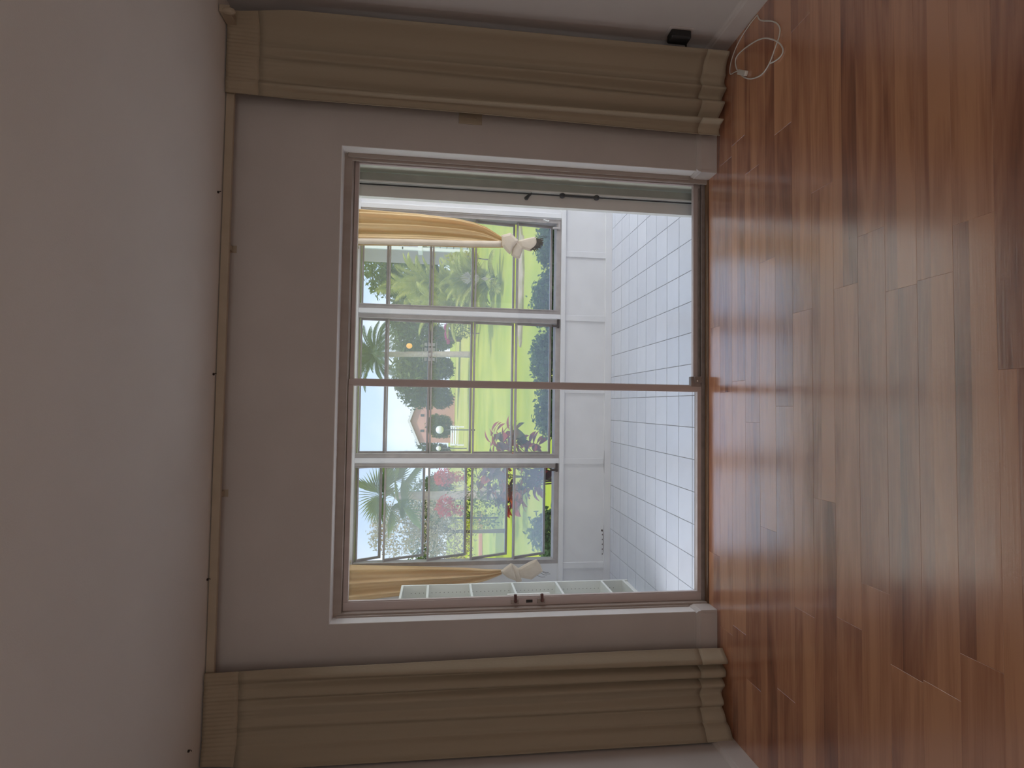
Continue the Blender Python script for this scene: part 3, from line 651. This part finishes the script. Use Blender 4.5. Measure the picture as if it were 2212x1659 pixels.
p = MB(); p.box(-0.012, 0.012, -0.045, 0.045, 0.0, 0.018)
o = p.build('plug', M_cable, cab, loc=(-0.018, 0.118, 0.0005), bevel=0.004); o.rotation_euler = (0, 0, -0.62)

# ------------------------------------------------------------------ the garden
M_grass = mat('lawn_grass', (0.29, 0.36, 0.035), 0.9, spec=0.1, var=(0.44, 0.45, 0.06), scale=0.5, bump=0.3, bscale=30)
M_grassy = mat('dry_lawn', (0.40, 0.42, 0.07), 0.9, spec=0.1, var=(0.50, 0.46, 0.12), scale=0.12)
M_soil = mat('pale_soil', (0.48, 0.38, 0.27), 0.95, spec=0.1, var=(0.26, 0.24, 0.10), scale=3)
M_curb = mat('terracotta_curb', (0.62, 0.27, 0.18), 0.85, var=(0.55, 0.24, 0.15), scale=3)
M_bark = mat('bark', (0.22, 0.18, 0.14), 0.9, spec=0.1, var=(0.13, 0.10, 0.08), scale=12)
M_palmt = mat('palm_trunk', (0.52, 0.42, 0.36), 0.9, spec=0.1, var=(0.38, 0.30, 0.26), scale=9)
def leaf(name, a, c_, sc=1.2, tr=0.35): return mat(name, a, 0.55, spec=0.3, var=c_, scale=sc, trans=tr)
M_lf_dark = leaf('dark_green_leaf', (0.035, 0.075, 0.022), (0.07, 0.12, 0.03))
M_lf_mid = leaf('mid_green_leaf', (0.07, 0.13, 0.03), (0.15, 0.20, 0.045), 0.5)
M_lf_hedge = leaf('hedge_leaf', (0.10, 0.20, 0.06), (0.20, 0.32, 0.09), 5)
M_lf_yel = leaf('yellow_green_leaf', (0.38, 0.42, 0.04), (0.62, 0.55, 0.05), 6)
M_lf_areca = leaf('areca_leaf', (0.20, 0.27, 0.05), (0.48, 0.47, 0.12), 2.5)
M_lf_blue = leaf('grey_green_palm_leaf', (0.06, 0.11, 0.06), (0.12, 0.17, 0.08), 2)
M_lf_fan = leaf('fan_palm_leaf', (0.07, 0.14, 0.03), (0.24, 0.32, 0.05), 1.5)
M_lf_red = leaf('red_bract', (0.55, 0.03, 0.06), (0.68, 0.07, 0.08), 4, 0.5)
M_lf_mag = leaf('magenta_bract', (0.50, 0.04, 0.22), (0.62, 0.08, 0.30), 3, 0.5)
M_lf_pale = leaf('pale_speckled_leaf', (0.34, 0.30, 0.20), (0.66, 0.55, 0.42), 2.5)
M_cr = [leaf('croton_red', (0.42, 0.035, 0.03), (0.26, 0.03, 0.035), 14, 0.4), leaf('croton_purple', (0.09, 0.028, 0.04), (0.05, 0.02, 0.03), 14, 0.25),
        leaf('croton_green', (0.05, 0.085, 0.03), (0.10, 0.05, 0.03), 14, 0.25), leaf('croton_orange', (0.55, 0.13, 0.03), (0.38, 0.06, 0.02), 14, 0.45)]
M_pinkst = mat('pink_stucco', (0.72, 0.40, 0.32), 0.9, spec=0.1, var=(0.66, 0.36, 0.29), scale=0.6)
M_greyst = mat('grey_pink_stucco', (0.42, 0.36, 0.36), 0.9, spec=0.1, var=(0.38, 0.33, 0.33), scale=0.6)
M_outw = mat('outdoor_white', (0.82, 0.81, 0.79), 0.6, var=(0.78, 0.77, 0.75), scale=3)
M_roof = mat('grey_roof_tile', (0.16, 0.14, 0.13), 0.8, var=(0.11, 0.10, 0.09), scale=3)
M_dkgl = mat('dark_window', (0.05, 0.06, 0.07), 0.15, var=(0.04, 0.05, 0.05), scale=2)
M_post = mat('dark_post', (0.05, 0.055, 0.045), 0.6, var=(0.04, 0.04, 0.035), scale=8)
GZ = -0.25
# lawn: gently uneven near the house, flat far away
mb = MB(); NX, NY = 40, 50; P = []; F = []
for j in range(NY+1):
    yy = 2.35+(140-2.35)*(j/NY)**2.2
    for i in range(NX+1):
        xx = (-1+2*i/NX)*(12+0.9*yy); P.append((xx, yy, GZ+0.03*math.sin(xx*0.7)*math.cos(yy*0.5)*min(1, yy/8)*(1 if yy < 60 else 0)))
for j in range(NY):
    for i in range(NX): q = j*(NX+1)+i; F.append((q, q+1, q+NX+2, q+NX+1))
mb.poly(P, F); st(mb.build('lawn', M_grass, None, True))
mb = MB(); P = [(-42, 36, GZ+0.035), (46, 33, GZ+0.035), (70, 72, GZ+0.035), (-66, 72, GZ+0.035)]; mb.poly(P+[(p_[0], p_[1], GZ-0.05) for p_ in P], [(0, 1, 2, 3), (7, 6, 5, 4), (0, 4, 5, 1), (1, 5, 6, 2), (2, 6, 7, 3), (3, 7, 4, 0)])
st(mb.build('far_lawn', M_grassy))
def patch(name, m, cx, cy, rx, ry, seed, h=0.03):
    rn = random.Random(seed); pts = []
    for i in range(28):
        a = 2*PI*i/28; q = 1+rn.uniform(-0.16, 0.16); pts.append((cx+rx*q*math.cos(a), cy+ry*q*math.sin(a)))
    mb_ = MB(); mb_.prism(pts, 'z', GZ-0.05, GZ+h); return st(mb_.build(name, m))
patch('soil_bed', M_soil, 2.75, 9.6, 1.25, 0.5, 2, 0.04)
patch('foundation_bed', mat('dark_mulch', (0.10, 0.08, 0.05), 0.95, var=(0.07, 0.055, 0.035), scale=6), 0.1, 3.2, 2.6, 0.85, 4, 0.02)
b = MB(); b.prism([(-9.0, 19.6), (-4.6, 20.4), (-4.6, 20.9), (-9.0, 20.1)], 'z', GZ, GZ+0.12); st(b.build('path_curb', M_curb))

def leaves(mbx, n, sampler, size, rn, droop=0.4, asp=0.45):
    for _ in range(n):
        c_ = Vector(sampler(rn)); L_ = size*rn.uniform(0.7, 1.3); w = L_*asp
        d = Vector((rn.gauss(0, 1), rn.gauss(0, 1), rn.gauss(-droop, 0.7))).normalized(); sd = d.cross(Vector((rn.gauss(0, .4), rn.gauss(0, .4), 1))).normalized()
        up = sd.cross(d)
        a = c_-d*L_/2; e_ = c_+d*L_/2; m_ = c_+up*L_*0.06
        o_ = len(mbx.v); mbx.v += [tuple(a), tuple(m_+sd*w/2), tuple(e_), tuple(m_-sd*w/2)]
        mbx.f += [(o_, o_+1, o_+2), (o_, o_+2, o_+3)]
def blob_sampler(blobs):
    wts = [b_[1][0]*b_[1][1]*b_[1][2] for b_ in blobs]
    def f_(rn):
        (c_, r_) = rn.choices(blobs, wts)[0]
        while True:
            v = Vector((rn.uniform(-1, 1), rn.uniform(-1, 1), rn.uniform(-1, 1)))
            if 0.25 < v.length < 1: break
        v = v*(0.72+0.28*rn.random()) if v.length > 0.8 else v
        return (c_[0]+v.x*r_[0], c_[1]+v.y*r_[1], c_[2]+v.z*r_[2])
    return f_
def leaf_part(nm, m, parent, n, blobs, size, seed, asp=0.45):
    mb_ = MB(); leaves(mb_, n, blob_sampler(blobs), size, random.Random(seed), asp=asp)
    me = bpy.data.meshes.new(nm); me.from_pydata(mb_.v, [], mb_.f); me.materials.append(m)
    o_ = bpy.data.objects.new(nm, me); COL.objects.link(o_); o_.parent = parent; return stuff(o_)
def bush(name, label, cat, x, y_, blobs, m, n, size, seed, trunk_h=0.3, tr=0.03, group=None, extra=None, asp=0.45):
    t = thing(name, label, cat, (x, y_, GZ), (0, 0, 0), group)
    leaf_part('foliage', m, t, n, blobs, size, seed, asp)
    if extra: leaf_part(extra[0], extra[1], t, extra[2], extra[3], extra[4], seed+1)
    s_ = MB(); rn = random.Random(seed+9)
    s_.tube([(0, 0, -0.05), (rn.uniform(-.02, .02), 0, trunk_h*0.5), (0, 0, trunk_h)], [tr, tr*0.8, tr*0.6], 8)
    for b_ in blobs[:4]:
        c_ = Vector(b_[0]); s_.tube([(0, 0, trunk_h*0.8), (c_.x*0.5, c_.y*0.5, (trunk_h+c_.z)/2), tuple(c_)], [tr*0.6, tr*0.4, tr*0.15], 6)
    s_.build('trunk' if trunk_h > 0.6 else 'stem', M_bark, t, True)
    return t

# hedge along the sunroom wall
for i, (hx, lab) in enumerate(((1.85, 'dark green hedge shrub outside the right sunroom window, under the curtain knot'), (1.20, 'dark green hedge shrub outside the middle of the right window'),
                               (0.55, 'dark green hedge shrub outside the middle window beside its right post'), (-0.02, 'dark green hedge shrub outside the middle window left of the mullion'))):
    h_ = (0.80, 0.86, 0.86, 0.80)[i]
    bush('hedge_shrub', lab, 'shrub', hx, 3.12, [((0, 0, h_*0.55), (0.39, 0.30, h_*0.45)), ((-0.12, 0.05, h_*0.62), (0.27, 0.25, h_*0.36)), ((0.13, 0, h_*0.5), (0.26, 0.28, h_*0.45))], M_lf_hedge, 4200, 0.06, 20+i, 0.2, 0.015, 'hedge along the sunroom wall', asp=0.6)
bush('hedge_shrub', 'low rounded dark shrub under the tilted left window panes', 'shrub', -1.36, 3.0, [((0, 0, 0.42), (0.33, 0.28, 0.46)), ((-0.25, 0, 0.35), (0.2, 0.22, 0.36))], M_lf_hedge, 4200, 0.06, 31, 0.2, 0.015, 'hedge along the sunroom wall', asp=0.6)

# croton: large separate leaves in whorls
def leaf_mesh(m, L_=0.15, w=0.055):
    mb_ = MB(); P = [(0, 0, 0)]; F = []
    prof = ((0.12, 0.25), (0.35, 0.85), (0.6, 1.0), (0.82, 0.62))
    for t_, k_ in prof:
        z = 0.02*math.sin(PI*t_)-0.03*t_*t_
        P += [(t_*L_, -k_*w/2, z+0.006), (t_*L_, 0, z), (t_*L_, k_*w/2, z+0.006)]
    P.append((L_, 0, -0.03)); n = len(P)-1
    F = [(0, 2, 1), (0, 3, 2)]
    for i in range(3):
        o_ = 1+3*i; F += [(o_, o_+1, o_+4, o_+3), (o_+1, o_+2, o_+5, o_+4)]
    F += [(10, 11, n), (11, 12, n)]
    mb_.poly(P, F); return mb_.mesh('leaf', m, True)
cr = thing('croton', 'red and purple broad leaved croton bush outside the left sunroom window', 'shrub', (-0.92, 4.2, GZ))
LM = [leaf_mesh(m_, 0.21, 0.115) for m_ in M_cr]; rn = random.Random(12)
tips = [(-0.02, 1.28, 1), (0.10, 1.18, 1), (-0.16, 1.20, 1), (-0.30, 1.05, 1), (0.02, 1.02, 0), (-0.14, 0.98, 3), (0.20, 0.98, 1), (0.44, 1.12, 0), (0.56, 1.10, 0), (0.50, 0.98, 0), (0.60, 0.88, 2), (0.44, 0.80, 0), (0.42, 0.66, 0), (0.28, 0.72, 3), (0.08, 0.78, 1), (-0.10, 0.76, 1), (-0.22, 0.84, 3), (-0.34, 0.88, 0), (-0.02, 0.60, 1), (0.14, 0.56, 1), (-0.16, 0.58, 0), (0.40, 0.54, 0)]
for ti, (tx, tz, cm) in enumerate(tips):
    ty = rn.uniform(-0.22, 0.22); base = Vector((rn.uniform(-.06, .06), rn.uniform(-.06, .06), 0.0)); tip = Vector((tx, ty, tz))
    s_ = MB(); mid = base.lerp(tip, 0.55)+Vector((-tx*0.25, 0, 0.03)); s_.tube([tuple(base), tuple(base.lerp(mid, 0.6)), tuple(mid), tuple(tip)], [0.011, 0.009, 0.007, 0.004], 6); s_.build('stem', M_bark, cr, True)
    for q in range(13 if tx < 0.25 else 8):
        a = q*2.4+rn.uniform(-.3, .3); el = rn.uniform(-0.35, 0.9)
        mm = LM[cm] if rn.random() < 0.7 else LM[rn.randrange(4)]
        pos = tip-Vector((0, 0, 0.012*q)); sc = rn.uniform(0.75, 1.15)
        obj('leaf', mm, cr, tuple(pos), (rn.uniform(-.3, .3), -el+0.3, a), (sc, sc, sc))

# bougainvillea, fan palm, speckled tree beyond the left window
bush('bougainvillea', 'bougainvillea with two bright red flower masses behind the croton bush', 'shrub', -1.67, 8.0,
     [((0.1, 0, 1.0), (0.55, 0.4, 0.75)), ((-0.4, 0, 0.9), (0.4, 0.4, 0.6))], M_lf_mid, 900, 0.09, 41, 0.5, 0.03, None,
     ('flowers', M_lf_red, 1300, [((0.28, -0.2, 1.70), (0.20, 0.2, 0.24)), ((-0.27, -0.2, 1.66), (0.24, 0.2, 0.22)), ((0.30, -0.2, 1.45), (0.12, .15, .2)), ((-0.35, -.2, 1.40), (0.13, .15, .14))], 0.065))
def fan_mesh(m, L_=0.66, n=38):
    mb_ = MB()
    mb_.tube([(0, 0, 0), (0.35, 0, 0.02)], 0.008, 5)
    for i in range(n):
        a = (i/(n-1)-0.5)*4.4; d = Vector((math.cos(a), math.sin(a), -0.10-0.25*abs(math.sin(a/2)))); l = L_*(0.75+0.25*math.cos(a/2))
        b0 = Vector((0.35, 0, 0.02)); sd = Vector((-d.y, d.x, 0)).normalized()*0.008
        t_ = b0+d*l; m_ = b0+d*l*0.55+Vector((0, 0, 0.015))
        mb_.poly([b0, m_+sd, t_+Vector((0, 0, -0.06)), m_-sd], [(0, 1, 2), (0, 2, 3)])
    return mb_.mesh('frond', m)
def feather_mesh(m, L_=2.0, n=34, lw=0.035, ll=0.55, arch=0.5):
    mb_ = MB(); pts = []
    for i in range(9):
        u = i/8; pts.append(Vector((L_*u*(1-0.12*u), 0, arch*math.sin(u*2.0)*L_*0.45-0.25*L_*u*u*arch)))
    mb_.tube([tuple(p_) for p_ in pts], [0.022*(1-0.8*i/8) for i in range(9)], 5)
    for i in range(n):
        u = 0.12+0.88*i/(n-1); q = u*8; k_ = min(7, int(q)); p_ = pts[k_].lerp(pts[k_+1], q-k_); t_ = (pts[k_+1]-pts[k_]).normalized()
        l = ll*math.sin(PI*min(0.97, 0.12+u*0.86))**0.6
        for sgn in (-1, 1):
            d = (Vector((0, sgn, -0.35))+t_*0.75).normalized(); e_ = p_+d*l+Vector((0, 0, -0.10*l)); w = t_*lw
            mb_.poly([p_-w*0.3, p_+d*l*0.5+w*0.7, e_, p_+d*l*0.5-w*0.7], [(0, 1, 2), (0, 2, 3)])
    return mb_.mesh('frond', m)
def palm(name, label, x, y_, h_, me, nfr, seed, trunk_m, tr, scale=1.0, lean=0.0, el0=0.9, el1=-0.5, group=None, trunk=True):
    t = thing(name, label, 'palm', (x, y_, GZ), (0, 0, 0), group); rn = random.Random(seed)
    if trunk:
        s_ = MB(); n = 14; s_.tube([(lean*(i/n)**1.5, 0, h_*i/n-0.05) for i in range(n+1)], [tr*(1.15-0.25*i/n+(0.04 if i % 2 else 0)) for i in range(n+1)], 12); s_.build('trunk', trunk_m, t, True)
    for i in range(nfr):
        a = i*2.399+rn.uniform(-.2, .2); el = el0+(el1-el0)*(i/(nfr-1))+rn.uniform(-.12, .12); sc = scale*rn.uniform(0.8, 1.1)
        off = (lean, 0, h_-0.05) if trunk else (rn.uniform(-.15, .15), rn.uniform(-.15, .15), rn.uniform(0.0, h_))
        obj('frond', me, t, off, (rn.uniform(-.2, .2), -el, a), (sc, sc, sc))
    return t
FAN = fan_mesh(M_lf_fan)
palm('fan_palm', 'fan palm whose fronds show at top of the left window', -1.92, 9.0, 2.75, FAN, 9, 5, M_palmt, 0.09, 1.0, 0.0, 1.3, -0.7)
bush('speckled_tree', 'airy pale leaved tree against bright sky at far left window edge', 'tree', -3.45, 12.4,
     [((0, 0, 2.9), (0.75, 0.8, 0.9)), ((0.35, 0, 2.1), (0.7, 0.7, 0.8)), ((-0.3, 0, 1.5), (0.8, 0.8, 0.8)), ((0.35, 0, 3.2), (0.6, 0.5, 0.5)), ((0.7, 0, 1.5), (0.5, 0.5, 0.7))], M_lf_pale, 5200, 0.10, 51, 1.6, 0.06)
bush('conical_shrub', 'bright green conical shrub below the small white board', 'shrub', -3.75, 15.0, [((0, 0, 0.55), (0.45, 0.4, 0.6)), ((-0.05, 0, 1.05), (0.25, 0.25, 0.35))], M_lf_yel, 900, 0.09, 53, 0.3, 0.03)
s_ = thing('sign_board', 'small white board on a post among shrubs beyond the left window', 'sign', (-3.42, 14.0, GZ))
box(-0.16, 0.16, -0.015, 0.015, 1.44, 1.66).build('board', M_outw, s_, bevel=0.004); box(-0.025, 0.025, 0.016, 0.06, -0.05, 1.6).build('post', M_post, s_)

# coconut palm on the lawn with an amber lantern
FEA = feather_mesh(M_lf_blue, 2.3, 30, 0.045, 0.62, 0.55)
palm('coconut_palm', 'tall grey green palm with pale trunk on lawn beyond middle window', 3.10, 30.6, 5.75, FEA, 34, 8, M_palmt, 0.165, 1.05, -0.14, 1.1, -0.8)
l_ = thing('lantern', 'glowing amber lantern on an arm of the tall palm trunk', 'lantern', (3.05, 30.5, 3.52))
m_am = bpy.data.materials.new('amber_glow'); m_am.use_nodes = True; bs = m_am.node_tree.nodes['Principled BSDF']; bs.inputs['Base Color'].default_value = (0.9, 0.45, 0.08, 1); bs.inputs['Emission Color'].default_value = (1.0, 0.42, 0.06, 1); bs.inputs['Emission Strength'].default_value = 0.6
_no = m_am.node_tree.nodes.new('ShaderNodeTexNoise'); _no.inputs['Scale'].default_value = 9; _rp = m_am.node_tree.nodes.new('ShaderNodeValToRGB'); _rp.color_ramp.elements[0].color = (1, 0.30, 0.03, 1); _rp.color_ramp.elements[1].color = (1, 0.62, 0.16, 1)
m_am.node_tree.links.new(_no.outputs[0], _rp.inputs[0]); m_am.node_tree.links.new(_rp.outputs[0], bs.inputs['Emission Color'])
p = MB(); p.ball((0.46, -0.1, 0), 0.165, 12, 8, (1, 1, 1.1)); p.build('shade', m_am, l_, True)
p = MB(); p.tube([(0.05, 0, 0.26), (0.25, -0.05, 0.30), (0.46, -0.1, 0.28), (0.46, -0.1, 0.18)], 0.02, 6); p.build('arm', M_post, l_, True)

# areca clumps, yellow shrub, magenta shrub
ARE = feather_mesh(M_lf_areca, 1.5, 26, 0.032, 0.36, 0.55)
for i, (ax, ay, ah, sc, lab) in enumerate(((3.95, 14.2, 0.9, 1.0, 'lowest areca palm clump nearest the sunroom, left of yellow shrub'), (3.6, 17.0, 2.0, 1.1, 'tall arching areca palm clump beyond the right window beside its left post'), (5.35, 21.2, 2.6, 1.25, 'dense areca palm clump in front of the white trimmed building'), (5.9, 25.0, 3.2, 1.5, 'tallest areca palm clump, behind the other clumps'))):
    palm('areca_palm', lab, ax, ay, ah, ARE, 44, 60+i, M_bark, 0.05, sc, 0, 1.35, -0.1, 'areca palms beyond the right window', trunk=False)
bush('yellow_shrub', 'bright yellow shrub on the lawn beside the knotted right curtain', 'shrub', 5.62, 18.0, [((0, 0, 1.15), (0.28, 0.25, 0.75)), ((0.12, 0, 0.8), (0.2, 0.2, 0.4))], M_lf_yel, 900, 0.10, 71, 0.4, 0.03)
bush('magenta_bougainvillea', 'narrow magenta flowering shrub at foot of trees beyond middle window', 'shrub', 3.55, 24.0, [((0.1, 0, 0.9), (0.5, 0.4, 0.7))], M_lf_mid, 500, 0.12, 73, 0.4, 0.03, None, ('flowers', M_lf_mag, 700, [((0.22, -.2, 1.62), (0.2, .2, .16)), ((-0.15, -.2, 1.60), (0.3, .2, .12)), ((-0.5, -.2, 1.52), (0.15, .15, .1))], 0.09))

# trees and hedge row at the far edge of the lawn
def tree(label, x, y_, h_, blobs, m, n, size, seed): return bush('garden_tree', label, 'tree', x, y_, blobs, m, n, size, seed, h_, 0.28, 'trees at the far edge of the lawn')
tree('big dark tree right of the pink gabled house', 2.2, 56.0, 2.2, [((0, 0, 4.3), (2.9, 2.5, 2.6)), ((2.2, 0, 3.4), (2.4, 2.0, 2.4)), ((-1.2, 0, 3.6), (1.6, 1.6, 1.8)), ((0.5, 0, 5.9), (1.7, 1.5, 1.3))], M_lf_dark, 5500, 0.5, 81)
tree('broad green tree behind the tall palm trunk', 6.6, 52.0, 2.2, [((0, 0, 4.2), (3.0, 2.2, 3.0)), ((-2.6, 0, 4.2), (2.2, 1.8, 2.9)), ((1.6, 0, 5.4), (2.2, 1.6, 1.9))], M_lf_mid, 7000, 0.5, 82)
tree('dark tree behind the roof of the pink gabled house', -2.4, 90.0, 2.5, [((0, 0, 5.2), (4.0, 2.5, 2.0)), ((-3.4, 0, 4.4), (2.2, 2, 1.9)), ((3.0, 0, 4.9), (2.4, 2, 2.2))], M_lf_dark, 3600, 0.6, 83)
tree('tall green tree behind the areca palms', 11.4, 46.0, 2.0, [((0, 0, 4.6), (3.4, 2.2, 3.6)), ((3.0, 0, 4.2), (2.8, 2, 3.6)), ((-2.4, 0, 3.6), (2.0, 1.8, 2.9)), ((0.5, 0, 7.2), (2.8, 1.8, 1.9))], M_lf_mid, 8000, 0.5, 84)
tree('tree left of the house behind the airy pale tree', -10.6, 60.0, 2.2, [((0, 0, 3.6), (2.8, 2.2, 2.3)), ((-2.4, 0, 3.2), (2.4, 2, 2)), ((-5, 0, 3.4), (2.4, 2, 2.4))], M_lf_mid, 3600, 0.45, 85)
for i in range(9):
    hx = -14.5+i*3.9
    lab = ['at the far left end of', 'second from left in', 'left of the pink house in', 'under the left eave of the pink house in', 'before the right eave of the pink house in', 'under the big dark tree in', 'left of the palm trunk in', 'right of the palm trunk in', 'at the right end of'][i]
    bush('boundary_shrub', 'dark shrub ' + lab + ' the row edging the lawn', 'shrub', hx, 71.0, [((0, 0, 2.0), (1.6, 0.9, 2.1)), ((0.75, 0, 2.2), (1.0, 0.8, 1.9)), ((-0.75, 0, 1.9), (1.0, 0.8, 1.8))], M_lf_dark if i % 3 else M_lf_mid, 2600, 0.42, 90+i, 0.5, 0.06, 'shrub row at the far edge of the lawn')

# pink gabled house
hs = thing('house', 'low pink stucco house with a white trimmed gable across the lawn', 'house', (-2.0, 75.0, GZ))
p = MB(); p.prism([(-3.25, 0), (3.1, 0), (3.1, 5.05), (-0.25, 6.25), (-3.25, 4.95)], 'y', 0, 6); p.build('gable_wall', M_pinkst, hs)
for (xa, za, xb, zb) in ((-0.25, 6.27, -3.55, 4.84), (-0.25, 6.27, 3.45, 4.95)):
    p = MB(); p.prism([(xa, za), (xb, zb), (xb, zb+0.17), (xa, za+0.19)], 'y', -0.4, 6.3); p.build('roof_slope', M_roof, hs)
    p = MB(); p.prism([(xa, za-0.16), (xb, zb-0.16), (xb, zb+0.17), (xa, za+0.19)], 'y', -0.47, -0.4); p.build('barge_board', M_outw, hs)
for wx in (-1.6, 0.55, 1.9):
    fr = MB(); fr.box(wx-0.22, wx+0.22, -0.05, 0.0, 4.15, 4.75); w_ = fr.build('window', M_pinkst, hs); box(wx-0.17, wx+0.17, -0.07, -0.05, 4.2, 4.7).build('pane', M_dkgl, w_)

# building with white trim and outside stair at the right
bd = thing('stair_building', 'two storey grey building with white posts and outside stair at right edge', 'building', (10.9, 32.0, GZ))
box(-1.0, 3.0, 0, 4, 0, 9.4).build('wall', M_greyst, bd)
box(-1.45, 3.0, -1.0, 0.0, 3.15, 3.42).build('balcony_slab', M_outw, bd)
box(-1.45, 3.0, -1.0, 4.0, 9.2, 9.45).build('roof_slab', M_outw, bd)
for z0, z1 in ((0, 3.15), (3.42, 9.2)): box(-1.42, -1.24, -0.98, -0.8, z0, z1).build('post', M_outw, bd)
box(-1.40, 3.0, -0.98, -0.93, 4.30, 4.38).build('handrail', M_outw, bd)
for q in range(10): box(-1.10+0.16*q, -1.07+0.16*q, -0.97, -0.94, 3.42, 4.30).build('baluster', M_outw, bd)
for q in range(7):
    p = MB(); p.prism([(-1.15+0.03*q, 0.42*q), (-0.72, 0.42*q), (-0.72, 0.42*q+0.10), (-1.15+0.03*q, 0.42*q+0.36)], 'y', -0.9, -0.1); p.build('stair_step', M_outw, bd)
for wz in (1.0, 4.3):
    w_ = box(-0.2, 0.9, -0.04, 0.0, wz, wz+1.4).build('window', M_outw, bd); box(-0.12, 0.82, -0.06, -0.04, wz+0.08, wz+1.32).build('pane', M_dkgl, w_)

# lamp posts and bench
def lamp(label, x, y_, zg, rg):
    t = thing('lamp_post', label, 'lamp post', (x, y_, GZ), (0, 0, 0), 'globe lamp posts on the lawn')
    p_ = MB(); p_.tube([(0, 0, 0), (0, 0, 0.12), (0, 0, zg-GZ-rg*0.9)], [0.05, 0.032, 0.028], 8); p_.build('post', M_post, t, True)
    p_ = MB(); p_.ball((0, 0, zg-GZ), rg, 14, 10); p_.build('globe', M_outw, t, True)
    p_ = MB(); p_.tube([(0, 0, zg-GZ-rg*1.15), (0, 0, zg-GZ-rg*0.8)], [0.05, 0.07], 8); p_.build('collar', M_post, t)
lamp('globe lamp post standing right of the white bench', -1.30, 26.6, 1.61, 0.21)
lamp('smaller looking globe lamp post left of the white bench', -2.93, 35.0, 1.69, 0.17)
be = thing('garden_bench', 'white slatted bench on the lawn between the two lamp posts', 'bench', (-2.35, 40.0, GZ))
for q in range(3): box(-0.78, 0.78, 0.20+0.04*q*0.3, 0.24+0.04*q*0.3, 0.62+0.17*q, 0.73+0.17*q).build('back_slat', M_outw, be)
for q in range(3): box(-0.78, 0.78, -0.22+0.14*q, -0.12+0.14*q, 0.48, 0.52).build('seat_slat', M_outw, be)
for q in (-0.7, 0.7):
    box(q-0.05, q+0.05, 0.14, 0.2, 0, 1.1).build('leg', M_outw, be); box(q-0.05, q+0.05, -0.22, -0.16, 0, 0.48).build('leg', M_outw, be); box(q-0.05, q+0.05, -0.24, 0.2, 0.70, 0.76).build('arm_rest', M_outw, be)
